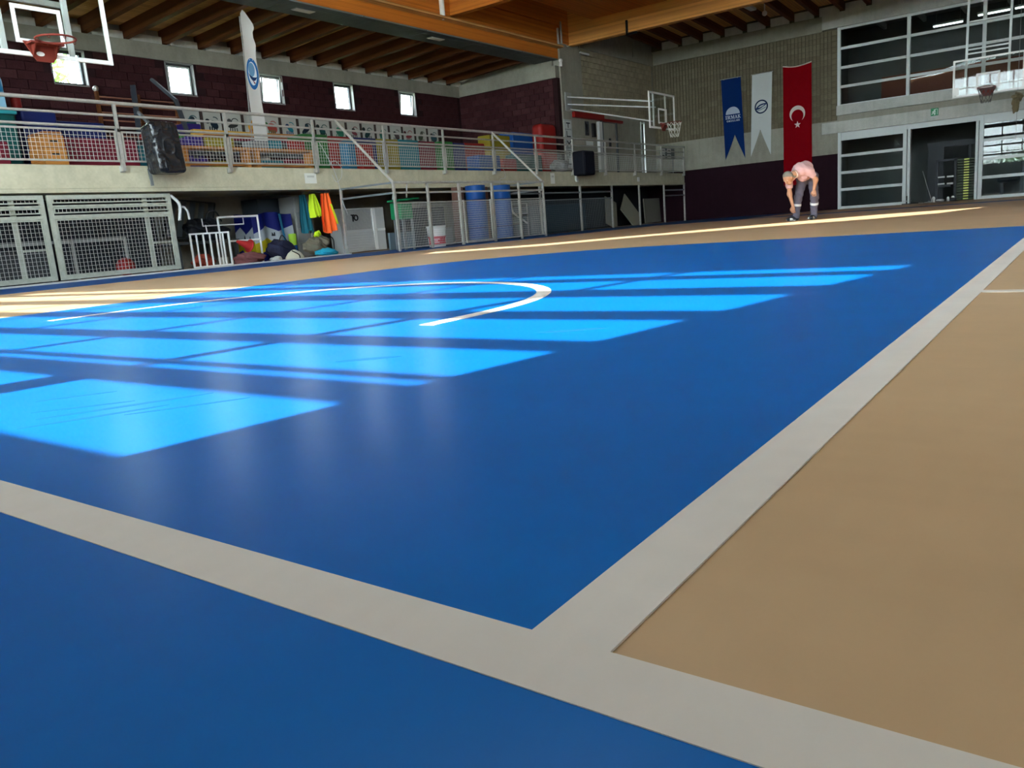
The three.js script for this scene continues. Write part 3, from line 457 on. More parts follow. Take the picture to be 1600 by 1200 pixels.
  tag(mesh('traffic_cone', [lathe([[0.0, 0.32], [0.03, 0.32], [0.1, 0.02], [0.14, 0.02], [0.14, 0], [0, 0]], 20).rotateZ(1.2).translate(10.58, 0.37, -14.4)], mat(L(0.35, 0.02, 0.02), 0.6)), 'red traffic cone lying on the netting heap', 'cone');
  tag(mesh('cream_bucket', lathe([[0, 0], [0.09, 0], [0.11, 0.18], [0.1, 0.18], [0.085, 0.015]], 20).translate(10.3, 0.0, -14.98), mat(L(0.5, 0.48, 0.4), 0.6)), 'small cream bucket behind the traffic cone', 'bucket');
  tag(mesh('sports_shoe', blob(0.12, 0.06, 0.06, 11.08, 0.055, -14.2, 0.15, 3, 4, 0.9), M.paleGrey), 'pale grey shoe nearest the court beside the cream bag', 'shoe');
  tag(mesh('sports_shoe', blob(0.1, 0.05, 0.06, 11.1, 0.045, -14.36, 0.15, 5, 4, 0.9), M.paleGrey), 'pale grey shoe lying behind the other by the netting heap', 'shoe');
  tag(mesh('dull_sack', [blob(0.22, 0.14, 0.15, 9.65, 0.13, -14.7, 0.25, 8, 3, 0.9)], mat(L(0.3, 0.05, 0.03), 0.8)), 'dull red sack behind the barred barrier', 'sack');
}
// ------------------------------------------------------------------ projecting cage
{
  const c = thing('equipment_cage', 'projecting galvanised cage of posts, rails and wire mesh under the balcony', 'cage', [13.0, 0, ZC]), X = [0, 1.1, 2.24, 3.55, 4.73, 5.9], fm = M.steel, h = 1.48;
  X.forEach((x, i) => mesh('post', bar(V(x, 0, 0), V(x, h, 0), i === 2 || i === 3 ? 0.07 : 0.05, 0.05), fm, c));
  mesh('top_rail', bar(V(-0.03, h, 0), V(5.95, h, 0), 0.05, 0.05), fm, c);
  for (let i = 0; i < 5; i++) {
    const a = X[i] + 0.03, b = X[i + 1] - 0.03;
    mesh('middle_rail', bar(V(a, 1.26, 0), V(b, 1.26, 0), 0.035, 0.04), fm, c);
    const p = mesh('mesh_panel', frameXY(a, b, 0.05, 1.05, 0, 0.025, 0.025), fm, c);
    stuff(mesh('wire_mesh', wireMesh(a + 0.02, b - 0.02, 0.07, 1.03, 0, 0.052, 0.0042), M.wire, p));
  }
  for (const x of [0, 5.9]) {
    for (const y of [h, 1.26]) mesh('side_rail', bar(V(x, y, 0), V(x, y, ZB - ZC), 0.04, 0.04), M.darkSteel, c);
    mesh('post', bar(V(x, 0, ZB - ZC + 0.03), V(x, 1.47, ZB - ZC + 0.03), 0.05, 0.05), fm, c);
    mesh('hand_rail', rod(V(x, h, 0), V(x, 3.0, ZB - ZC + 0.09), 0.03), fm, c);
  }
  mesh('gate_stile', bar(V(3.42, 0.03, 0.03), V(3.42, 1.06, 0.03), 0.05, 0.03), fm, c); mesh('gate_stile', bar(V(2.34, 0.03, 0.03), V(2.34, 1.06, 0.03), 0.05, 0.03), fm, c); mesh('gate_rail', bar(V(2.34, 0.06, 0.03), V(3.42, 0.06, 0.03), 0.05, 0.06), fm, c);
  // cabinets behind
  const cb = thing('slatted_locker', 'pale grey slatted locker unit left behind the cage', 'locker', [13.5, 0, -14.75]);
  mesh('carcass', rbox(0, 1.5, 0.02, 1.08, -0.4, 0, 0.01, 1), M.paleGrey, cb);
  for (let i = 0; i < 8; i++) mesh('louvre', rbox(0.06, 1.06, 0.05 + i * 0.06, 0.1 + i * 0.06, 0, 0.025, 0.006, 1), M.paleGrey, cb);
  for (let i = 0; i < 26; i++) mesh('slat', box(0.05 + i * 0.038, 0.064 + i * 0.038, 0.56, 1.05, 0, 0.015), M.grey, cb);
  mesh('stile', box(1.07, 1.17, 0.05, 1.06, 0, 0.03), M.white, cb);
  mesh('shelf', box(1.2, 1.48, 0.5, 0.56, 0, 0.03), M.white, cb);
  mesh('emblem', [new THREE.TorusGeometry(0.06, 0.018, 8, 18).translate(0.5, 0.85, 0.03), box(0.38, 0.41, 0.76, 0.92, 0.02, 0.04), box(0.34, 0.45, 0.9, 0.93, 0.02, 0.04)], M.black, cb);
  const bk = thing('bucket', 'white plastic bucket with a red label standing in the cage', 'bucket', [14.85, 0, -12.9]);
  mesh('pail', lathe([[0, 0], [0.2, 0], [0.225, 0.4], [0.235, 0.4], [0.235, 0.43], [0.225, 0.43], [0.225, 0.46], [0.24, 0.46], [0.24, 0.5], [0, 0.505]], 32), M.white, bk);
  const lt = canvasTex(256, 96, (g, w, h) => { g.fillStyle = '#b3152c'; g.fillRect(0, 0, w, h); g.fillStyle = '#e7d9d9'; for (let k = 0; k < 2; k++) { g.fillRect(16 + k * 128, 18, 30, 60); g.fillRect(60 + k * 128, 26, 46, 10); g.fillRect(60 + k * 128, 46, 36, 8); g.fillRect(60 + k * 128, 64, 42, 8); } });
  mesh('paper_label', new THREE.CylinderGeometry(0.2185, 0.2085, 0.2, 32, 1, true).translate(0, 0.15, 0), mat(L(1, 1, 1), 0.5, { map: lt }), bk);
  tag(mesh('board_panel', rbox(15.45, 15.87, 0.01, 0.44, -13.3, -13.24, 0.01, 1), M.grey), 'small grey board leaning behind the bucket', 'board');
  tag(mesh('board_panel', rbox(14.2, 15.1, 0.01, 0.42, -13.9, -13.84, 0.01, 1), mat(L(0.14, 0.19, 0.22), 0.6)), 'slate blue board behind the cage mesh left of the bucket', 'board');
  tag(mesh('gym_mat', rbox(15.15, 17.0, 0.0, 1.02, -14.5, -14.42, 0.02, 1), M.nearBlack), 'long black gym mat standing behind the cage mesh', 'mat');
  const gb = thing('green_bin', 'green wheeled bin with an open lid in the cage', 'bin', [13.62, 0, -12.9]);
  mesh('bin_body', rbox(0.02, 0.42, 0.7, 1.08, -0.3, 0.05, 0.03), mat(L(0.01, 0.18, 0.07), 0.5), gb); mesh('bin_lid', [bar(V(-0.1, 1.12, -0.05), V(0.55, 1.16, -0.05), 0.4, 0.04)], mat(L(0.01, 0.2, 0.08), 0.45), gb); mesh('bin_stand', [box(0.05, 0.09, 0, 0.7, -0.25, -0.21), box(0.36, 0.4, 0, 0.7, -0.25, -0.21), box(0.05, 0.09, 0, 0.7, 0, 0.04), box(0.36, 0.4, 0, 0.7, 0, 0.04)], M.darkSteel, gb);
  tag(mesh('white_rod', rod(V(13.5, 1.5, -12.46), V(13.82, 1.19, -12.8), 0.018), M.white), 'long white rod leaning over the green bin', 'rod');
  tag(mesh('white_rod', rod(V(13.1, 1.3, -12.5), V(13.3, 1.15, -12.75), 0.018), M.white), 'short white rod at the corner of the cage', 'rod');
  const roll = (x, label) => {
    const r = thing('rolled_mat', label, 'mat', [x, 0.02, -13.6], 0, 'rolled mats in the cage'), sp = [];
    mesh('mat_roll', new THREE.CylinderGeometry(0.27, 0.27, 1.46, 32).translate(0, 0.74, 0), foam.blue, r);
    for (let i = 0; i < 60; i++) { const a = i * 0.42, q = 0.03 + i * 0.0038; sp.push(V(q * Math.cos(a), 1.472, q * Math.sin(a))); }
    mesh('mat_edge', tube(sp, 0.006, 120, 5), foam.navy, r);
    for (const y of [0.35, 1.1]) mesh('strap', new THREE.TorusGeometry(0.272, 0.012, 6, 36).rotateX(Math.PI / 2).translate(0, y, 0), foam.navy, r);
    return r;
  };
  roll(17.4, 'left of two tall blue rolled mats standing in the cage'); roll(18.56, 'right of two tall blue rolled mats standing in the cage');
  for (const [x, l] of [[17.0, 'left'], [18.1, 'right']]) tag(mesh('brown_post', rbox(x - 0.14, x + 0.14, 0, 1.48, -14.0, -13.8, 0.02, 1), mat(L(0.12, 0.06, 0.045), 0.7)), `brown upright post beside the ${l} blue rolled mat`, 'post');
  tag(mesh('mesh_rack', [...frameXY(18.6, 20.4, 0.02, 1.0, -14.0, 0.03, 0.03), box(18.6, 20.4, 0.38, 0.42, -14.02, -13.98), box(18.6, 20.4, 0.68, 0.72, -14.02, -13.98)], M.grey), 'grey wire rack at the right end of the cage', 'rack');
}
// ------------------------------------------------------------------ dark bays right of the cage
{
  const f = thing('storage_fence', 'grey steel posts and rails before the dark bays right of the cage', 'fence', [0, 0, ZB]);
  for (const x of [21.3, 23.75, 25.95, 28.12, 30.32, 32.3]) mesh('post', bar(V(x, 0, 0), V(x, 1.49, 0), 0.06, 0.06), M.steel, f);
  for (const [a, b] of [[19, 21.3], [21.3, 23.75], [23.75, 25.95], [30.32, 32.3]]) { mesh('rail', bar(V(a, 1.28, 0), V(b, 1.28, 0), 0.04, 0.05), M.darkSteel, f); mesh('rail', bar(V(a, 1.06, 0), V(b, 1.06, 0), 0.04, 0.04), M.darkSteel, f); }
  for (const [a, b] of [[19.1, 21.25], [21.35, 23.7], [23.8, 25.9]]) stuff(mesh('wire_mesh', wireMesh(a, b, 0.05, 1.05, 0, 0.06, 0.005), M.darkSteel, f));
  const board = (x0, x1, z, rx, rz, w, h, m, label) => { const o = mesh('leaning_board', new RoundedBoxGeometry(w, h, 0.05, 1, 0.01).translate(0, h / 2, 0), m); o.position.set((x0 + x1) / 2, 0.03, z); o.rotation.set(rx, 0, rz); tag(o, label, 'board'); };
  const pb = mat(L(0.3, 0.29, 0.23), 0.7);
  board(26.8, 27.8, -14.9, -0.2, -0.35, 0.8, 1.1, pb, 'pale board leaning in the bay beneath the white tag');
  board(28.9, 29.9, -14.8, -0.25, 0.75, 0.9, 1.3, pb, 'pale board tipped sideways in the far storage bay');
  board(31, 32, -15.2, -0.05, 0, 1.5, 1.0, mat(L(0.2, 0.2, 0.17), 0.7), 'grey board upright in the last storage bay');
  tag(mesh('storage_crate', rbox(22, 25.6, 0, 0.95, -15.8, -15, 0.03), mat(L(0.02, 0.05, 0.075), 0.6)), 'long dark blue chest in the dark bays', 'chest');
  tag(mesh('bent_pipe', tube([V(19.5, 1.05, -13.95), V(19.35, 0.75, -13.8), V(19.7, 0.5, -13.7), V(19.9, 0.4, -13.7)], 0.03, 20), M.paleGrey), 'bent pale pipe at the right corner of the cage', 'pipe');
}

// ------------------------------------------------------------------ things on the balcony (its floor is at y = 1.95)
const YB = 1.95;
{
  // speaker wrapped in a black bag, hung outside the railing
  const s = thing('wrapped_speaker', 'loudspeaker wrapped in a shiny black plastic bag hung on the railing', 'speaker', [8.55, 1.78, ZB + 0.36]);
  // a rounded box, its sides bulging and pinched at random, gathered towards the knot
  const g = muv(new RoundedBoxGeometry(0.6, 0.88, 0.44, 20, 0.08)), p = g.attributes.position, v = V(0, 0, 0);
  for (let i = 0; i < p.count; i++) {
    v.fromBufferAttribute(p, i);
    const sy = v.y / 0.44, a = Math.atan2(v.z / 0.22, v.x / 0.3), w = N1(a / 6.2832 + 0.5, v.y * 0.9 + 0.5, 6, 7) - 0.5, w2 = N2(a / 6.2832 + 0.5, v.y * 1.1 + 0.5, 16, 14) - 0.5, q = 1 + 0.24 * w + 0.11 * w2 - 0.2 * Math.max(0, sy) ** 3 - 0.1 * Math.max(0, -sy) ** 2;
    p.setXYZ(i, v.x * q - 0.03 * sy, v.y * (1 + 0.05 * w) + 0.03 * Math.sin(a * 3) * Math.max(0, sy), v.z * q);
  }
  g.computeVertexNormals(); g.translate(0, 0.43, 0);
  mesh('plastic_bag', g, mat(L(0.012, 0.013, 0.016), 0.24, { specularIntensity: 1, bumpMap: T.crinkle, bumpScale: 0.05 }), s);
  mesh('bag_knot', blob(0.1, 0.05, 0.06, 0.02, 0.85, -0.02, 0.4, 3), mat(L(0.008, 0.009, 0.011), 0.35), s);
  mesh('bracket', [bar(V(-0.22, -0.2, -0.18), V(-0.24, 0.1, -0.18), 0.05, 0.03), bar(V(0, 0.85, -0.24), V(-0.02, 1.15, -0.6), 0.05, 0.05)], M.darkSteel, s);
  const l = thing('loudspeaker', 'dark loudspeaker box hung on the railing near the pier', 'speaker', [23.6, 1.8, ZB + 0.3]);
  mesh('speaker_box', new RoundedBoxGeometry(0.72, 0.78, 0.45, 3, 0.06).translate(0, 0.39, 0), mat(L(0.004, 0.005, 0.01), 0.6), l);
  mesh('grille', new RoundedBoxGeometry(0.62, 0.68, 0.03, 2, 0.012).translate(0, 0.39, 0.225), mat(L(0.005, 0.006, 0.013), 0.8), l);
  mesh('bracket', box(-0.3, -0.24, -0.15, 0.02, -0.2, -0.14), M.paleGrey, l);
  // paper notices on the slab edge
  const nt = canvasTex(128, 96, (q, w, h) => { q.fillStyle = '#d9dad2'; q.fillRect(0, 0, w, h); q.strokeStyle = '#8d9088'; q.lineWidth = 3; for (let k = 0; k < 6; k++) { q.beginPath(); q.moveTo(28 + k * 13, 22); q.lineTo(34 + k * 13, 40); q.lineTo(40 + k * 13, 22); q.stroke(); } });
  const note = (x0, x1, y0, y1, label) => tag(mesh('paper_notice', new THREE.BoxGeometry(x1 - x0, y1 - y0, 0.006).translate((x0 + x1) / 2, (y0 + y1) / 2, ZB + 0.004), mat(L(1, 1, 1), 0.8, { map: nt })), label, 'notice');
  note(12.02, 12.35, 1.62, 1.84, 'square paper notice on the balcony edge above the vests');
  note(21.97, 22.21, 1.57, 1.9, 'narrow white paper notice on the balcony edge left of the loudspeaker');
  tag(mesh('junction_box', rbox(23.5, 23.62, 1.62, 1.78, ZB, ZB + 0.04, 0.01), M.white), 'small white junction box below the loudspeaker', 'box');
  tag(mesh('junction_box', rbox(28.0, 28.14, 1.62, 1.78, ZB, ZB + 0.04, 0.01), M.white), 'small white junction box on the far balcony edge', 'box');
  tag(mesh('cable', [tube([V(12.45, 2.5, ZB + 0.12), V(12.75, 1.95, ZB + 0.14), V(12.95, 1.6, ZB + 0.05), V(13.0, 1.2, ZB + 0.06), V(13.1, 0.9, ZB + 0.08)], 0.008, 40, 5), tube([V(12.65, 2.0, ZB + 0.12), V(12.8, 2.1, ZB + 0.15), V(13.0, 1.95, ZB + 0.14), V(13.05, 1.75, ZB + 0.05), V(12.9, 1.65, ZB + 0.04), V(12.78, 1.8, ZB + 0.05)], 0.007, 40, 5)], M.paleGrey), 'loose pale cable looped over the railing above the cage', 'cable');
  tag(mesh('cable', tube([V(19.0, 2.05, ZB + 0.14), V(19.3, 1.95, ZB + 0.14), V(19.45, 1.75, ZB + 0.04), V(19.2, 1.7, ZB + 0.04), V(19.15, 1.5, ZB + 0.06)], 0.007, 30, 5), M.paleGrey), 'short loose cable below the right end of the cage handrail', 'cable');
}
// benches
{
  const bench = (x, label) => {
    const b = thing('gym_bench', label, 'bench', [x, YB, -15.0], 0, 'wooden benches on the balcony');
    mesh('seat', rbox(0, 1.72, 0.44, 0.5, -0.14, 0.14, 0.015), M.wood, b);
    for (const lx of [0.08, 1.56]) { mesh('leg', rbox(lx, lx + 0.09, 0, 0.44, -0.12, 0.12, 0.01, 1), M.wood, b); }
    mesh('stretcher', box(0.17, 1.56, 0.12, 0.2, -0.02, 0.02), M.wood, b);
    return b;
  };
  bench(9.62, 'orange wooden bench beside the wrapped speaker'); bench(11.36, 'orange wooden bench left of the green foam block');
}
// vaulting box
{
  const b = thing('vaulting_box', 'orange wooden vaulting box behind the left railing mesh', 'vaulting box', [7.28, YB, -15.5]);
  for (let i = 0; i < 3; i++) { const t = mesh('box_tier', rbox(0.012 * i, 0.42 - 0.012 * i, i * 0.23, i * 0.23 + 0.225, -0.6, 0, 0.01, 1), M.wood, b); mesh('grip_hole', rbox(0.14, 0.28, i * 0.23 + 0.1, i * 0.23 + 0.13, -0.01, 0.004, 0.002, 1), M.black, t); }
  mesh('pad', rbox(0.03, 0.39, 0.69, 0.75, -0.6, 0, 0.03), mat(L(0.3, 0.12, 0.04), 0.6), b);
}
// foam blocks: [colour, x0, x1, y0, y1, z, depth, label]
const FB = [
  ['green', 13.9, 14.74, 1.95, 3.03, -16.2, 0.6, 'green foam block right of the benches'],
  ['red', 14.76, 15.62, 1.95, 3.01, -16.2, 0.6, 'red foam block with blue slabs before it'],
  ['navy', 15.64, 16.5, 1.95, 3.01, -16.2, 0.6, 'navy foam block between the red and yellow ones'],
  ['yellow', 16.52, 17.38, 1.95, 3.01, -16.2, 0.6, 'yellow foam block between navy and teal'],
  ['teal', 17.4, 18.24, 1.95, 3.02, -16.2, 0.6, 'teal foam block between yellow and maroon'],
  ['maroon', 18.26, 18.98, 1.95, 3.01, -16.2, 0.6, 'maroon foam block beside the dark green one'],
  ['green', 19.05, 19.7, 1.95, 3.02, -16.1, 0.5, 'dark green foam block right of the maroon one'],
  ['navy', 19.72, 20.28, 1.95, 3.0, -16.1, 0.5, 'navy foam block left of the low red one'],
  ['red', 20.3, 21.3, 1.95, 3.02, -16.1, 0.5, 'low red foam block left of the yellow slab'],
  ['yellow', 21.45, 22.6, 1.95, 3.3, -16.0, 0.5, 'tall yellow foam slab left of the big blue one'],
  ['blue', 22.62, 23.95, 1.95, 3.42, -15.9, 0.6, 'big blue foam slab left of the red cushion'],
  ['sky', 14.9, 15.2, 1.95, 2.85, -15.7, 0.3, 'narrow sky blue foam bar before the red block'],
  ['red', 15.3, 15.75, 1.95, 2.75, -15.6, 0.3, 'small red foam block before the navy block'],
  ['blue', 19.9, 21.0, 1.95, 2.55, -15.3, 0.5, 'glossy blue mattress lying below the low red block'],
  ['red', 21.0, 21.75, 1.95, 2.45, -15.2, 0.4, 'dull red foam step at the foot of the yellow slab'],
  ['darkTeal', 21.8, 23.4, 1.95, 2.62, -15.3, 0.4, 'dark green padded case below the big blue slab'],
  ['purple', 10.55, 10.95, 2.49, 2.8, -16.0, 0.4, 'purple crate above the left bench'],
  ['yellow', 11.0, 11.75, 2.49, 2.8, -16.0, 0.4, 'yellow crate above the benches'],
  ['purple', 10.3, 11.0, 1.95, 2.35, -15.98, 0.4, 'purple crate under the left bench'],
  ['yellow', 11.15, 11.6, 1.95, 2.3, -15.98, 0.4, 'yellow crate under the benches'],
  ['grey', 12.2, 12.7, 2.49, 2.78, -16.0, 0.4, 'pale grey box above the right bench'],
  ['teal', 12.72, 13.1, 2.49, 2.8, -16.0, 0.4, 'teal box above the right bench'],
  ['teal', 12.3, 13.05, 1.95, 2.33, -15.98, 0.4, 'teal crate under the right bench'],
  ['maroon', 13.12, 13.8, 1.95, 2.38, -15.98, 0.4, 'maroon crate beside the green foam block'],
  ['red', 13.5, 13.85, 2.49, 2.85, -16.05, 0.3, 'dark red box beside the green foam block'],
  ['maroon', 7.9, 9.4, 1.95, 2.68, -16.0, 0.5, 'long maroon padded chest beside the vaulting box'],
  ['maroon', 5.2, 7.1, 1.95, 2.62, -16.4, 0.4, 'dark maroon padded chest left of the vaulting box'],
  ['teal', 9.5, 9.75, 1.95, 2.62, -16.3, 0.4, 'small teal box right of the long maroon chest'],
  ['navy', 6.0, 6.9, 1.95, 2.7, -16.9, 0.3, 'navy slab behind the dark maroon chest'],
  ['navy', 8.3, 10.2, 2.6, 3.4, -18.6, 0.5, 'wide navy cabinet below the maroon wall'],
  ['purple', 12.35, 12.85, 2.6, 3.55, -18.8, 0.4, 'purple box below the first poster'],
];
for (const [c, x0, x1, y0, y1, z, d, label] of FB) tag(mesh('foam_block', rbox(x0 + 0.006, x1 - 0.006, y0, y1, z - d, z, 0.035, 3), foam[c]), label, 'foam block', 'foam blocks and boxes on the balcony');
// supports for what stands above the balcony floor behind the benches
{
  const sh = thing('low_shelf', 'dark low shelf carrying crates behind the benches', 'shelf', [10.2, YB, -15.95]);
  mesh('shelf_board', box(0, 3.7, 0.5, 0.535, -0.5, 0.0), M.charcoal, sh);
  for (const x of [0, 1.8, 3.64]) mesh('upright', box(x, x + 0.05, 0, 0.5, -0.5, -0.45), M.charcoal, sh);
  tag(mesh('storage_bench', rbox(8.2, 13.4, YB, 2.6, -19.2, -18.5, 0.02, 1), M.charcoal), 'long dark chest under the wall bars', 'chest');
  tag(mesh('red_cushion', rbox(23.5, 24.5, YB, 3.68, -15.78, -15.32, 0.16, 6), foam.red), 'big shiny red cushion beside the pier', 'cushion');
  tag(mesh('green_slab', rbox(24.56, 24.7, YB, 3.75, -16.2, -15.85, 0.03), mat(L(0.02, 0.3, 0.08), 0.5)), 'tall narrow green slab against the pier', 'foam block');
  tag(mesh('grey_sack', blob(0.5, 0.26, 0.2, 23.9, 2.2, -14.95, 0.15, 5, 4, 0.9), M.grey), 'grey sack lying before the red cushion', 'sack');
  tag(mesh('balance_beam', rbox(11.5, 13.3, 2.885, 3.15, -17.3, -17.16, 0.02), mat(L(0.55, 0.3, 0.04), 0.5)), 'yellow balance beam on trestles behind the benches', 'beam');
  tag(mesh('balance_beam', rbox(13.35, 15.05, 2.885, 3.15, -17.3, -17.16, 0.02), M.wood), 'orange balance beam on trestles behind the benches', 'beam');
  tag(mesh('balance_beam', rbox(11.6, 15.3, 2.885, 3.0, -17.05, -16.9, 0.02), foam.maroon), 'long maroon balance beam below the yellow and orange ones', 'beam');
  const tr = thing('trestle', 'dark trestle carrying the balance beams', 'trestle', [11.9, YB, -17.15]);
  mesh('trestle_top', box(-0.05, 3.2, 0.88, 0.93, -0.15, 0.28), M.charcoal, tr); for (const x of [0, 3.05]) mesh('leg', box(x, x + 0.1, 0, 0.88, -0.1, 0.2), M.charcoal, tr);
  // slide and play furniture at the left
  const sl = thing('play_tower', 'blue and teal plastic play tower at the left of the balcony', 'play tower', [6.6, YB, -17.3]);
  mesh('tower_base', rbox(-0.6, 1.12, 0, 1.36, -0.8, 0, 0.06, 3), foam.darkTeal, sl); mesh('tower_top', rbox(-0.6, 1.06, 1.36, 2.15, -0.8, 0, 0.22, 5), mat(L(0.02, 0.22, 0.5), 0.35), sl); mesh('tower_window', rbox(-0.5, 0.98, 1.42, 1.72, 0, 0.02, 0.008, 1), mat(L(0.22, 0.42, 0.55), 0.4), sl); mesh('ledge', rbox(-0.62, 1.14, 1.3, 1.38, -0.82, 0.06, 0.03), mat(L(0.03, 0.25, 0.28), 0.4), sl);
  tag(mesh('crash_mat', rbox(8.1, 8.8, YB, 3.5, -18.2, -17.9, 0.05), foam.navy), 'navy crash mat standing beside the play tower', 'mat');
  const ex = thing('fire_extinguisher', 'red box with a black lever above the crash mat', 'extinguisher', [8.15, 3.5, -18.15]);
  mesh('cylinder_body', new THREE.CylinderGeometry(0.1, 0.1, 0.22, 20).translate(0, 0.11, 0), foam.red, ex); mesh('lever', bar(V(0, 0.25, 0), V(0.25, 0.33, 0), 0.03, 0.02), M.black, ex); mesh('valve', new THREE.CylinderGeometry(0.03, 0.03, 0.06, 10).translate(0, 0.24, 0), M.black, ex);
  // wall bars with two dark struts
  const wb = thing('wall_bars', 'brown wooden wall bars under the second small window', 'wall bars', [10.6, 2.6, ZW + 0.15]);
  for (const x of [0, 1.04, 2.07]) mesh('upright', box(x, x + 0.06, 0, 1.68, 0, 0.1), M.rafter, wb);
  for (let i = 0; i < 9; i++) mesh('rung', rod(V(0.03, 0.12 + i * 0.18, 0.06), V(2.1, 0.12 + i * 0.18, 0.06), 0.018, 8), mat(L(0.3, 0.13, 0.08), 0.5), wb);
  mesh('finial', new THREE.SphereGeometry(0.07, 16, 12).translate(0.03, 1.74, 0.05), M.steel, wb);
  tag(mesh('steel_strut', bar(V(11.2, 2.605, -18.95), V(11.45, 4.45, -19.3), 0.12, 0.06), mat(L(0.02, 0.024, 0.034), 0.5)), 'dark upright strut leaning on the wall bars', 'strut');
  tag(mesh('steel_strut', [bar(V(11.85, 4.6, -19.1), V(12.1, 4.05, -18.6), 0.1, 0.07), bar(V(12.1, 4.05, -18.6), V(11.75, 1.95, -17.35), 0.1, 0.07)], mat(L(0.045, 0.05, 0.06), 0.5)), 'bent dark steel arm above the wrapped speaker', 'strut');
  tag(mesh('soft_toy', blob(0.3, 0.14, 0.15, 11.1, 3.02, -17.5, 0.25, 2, 4, 0.95), mat(L(0.03, 0.3, 0.06), 0.6)), 'green soft toy behind the wrapped speaker', 'toy');
  tag(mesh('soft_toy', blob(0.14, 0.12, 0.12, 10.5, 2.99, -17.5, 0.15, 4, 4, 0.9), foam.red), 'small red soft toy beside the green one', 'toy');
  tag(mesh('toy_table', [box(10.3, 11.6, 2.84, 2.88, -17.8, -17.2), box(10.32, 10.37, YB, 2.84, -17.75, -17.7), box(11.53, 11.58, YB, 2.84, -17.75, -17.7), box(10.32, 10.37, YB, 2.84, -17.3, -17.25), box(11.53, 11.58, YB, 2.84, -17.3, -17.25)], M.charcoal), 'dark table under the soft toys', 'table');
}
// posters along the maroon wall
{
  const inks = [['#1f4d56', '#26323a'], ['#14283a', '#0e1c28'], ['#2c2c2c', '#4a4a4a'], ['#d79a2a', '#b56a2c'], ['#a8453c', '#3f6b3a'], ['#1c7d8c', '#23406b'], ['#12202f', '#2a4a52'], ['#1d4a4c', '#25302f'], ['#276b55', '#2f8a6a'], ['#7d3f45', '#3a3a3a'], ['#1b3a3a', '#202a2a'], ['#2a6b60', '#39806f'], ['#55484a', '#2c2c2c'], ['#8c3b3e', '#5a3033'], ['#3d4a3a', '#5a5a50'], ['#2e5560', '#444444']];
  const tones = ['dark teal', 'ink blue', 'charcoal', 'ochre', 'red and green', 'turquoise', 'midnight blue', 'petrol green', 'sea green', 'dusky pink', 'bottle green', 'jade', 'brown grey', 'brick red', 'olive', 'slate'];
  const ord = ['first', 'second', 'third', 'fourth', 'fifth', 'sixth', 'seventh', 'eighth', 'ninth', 'tenth', 'eleventh', 'twelfth', 'thirteenth', 'fourteenth', 'fifteenth', 'sixteenth'];
  for (let i = 0; i < 16; i++) {
    const x0 = 12.9 + i * 0.655, w = 0.55, a = i * 1.7;
    const t = canvasTex(96, 128, (g, W, H) => {
      g.fillStyle = '#b9b8b0'; g.fillRect(0, 0, W, H); const [c1, c2] = inks[i];
      g.fillStyle = c1; g.beginPath(); g.ellipse(48 + 8 * Math.sin(a), 62, 26 + 6 * Math.sin(a * 2), 18 + 8 * Math.cos(a), Math.sin(a) * 0.8, 0, 7); g.fill();
      g.fillStyle = c2; g.beginPath(); g.arc(34 + 22 * Math.cos(a * 1.3), 40 + 6 * Math.sin(a), 12, 0, 7); g.fill();
      g.strokeStyle = c2; g.lineWidth = 6; for (let k = 0; k < 4; k++) { g.beginPath(); g.moveTo(30 + k * 12, 72); g.quadraticCurveTo(26 + k * 14, 90, 28 + k * 13 + 5 * Math.sin(a + k), 104); g.stroke(); }
      g.strokeStyle = c1; g.lineWidth = 4; g.beginPath(); g.arc(60, 44, 20, 3.4 + Math.sin(a), 5.8); g.stroke();
    });
    const p = thing('poster', `${tones[i]} print poster on the maroon wall, ${ord[i]} from the wall bars`, 'poster', [x0, 3.35, ZW + 0.035], 0, 'posters along the maroon wall');
    mesh('sheet', new THREE.BoxGeometry(w, 0.68, 0.008).translate(w / 2, 0.34, 0), mat(L(0.9, 0.9, 0.9), 0.7, { map: t }), p);
    mesh('strip', box(w + 0.01, w + 0.09, -0.1, 0.68, -0.012, 0.012), mat(L(0.05, 0.035, 0.03), 0.7), p);
  }
}
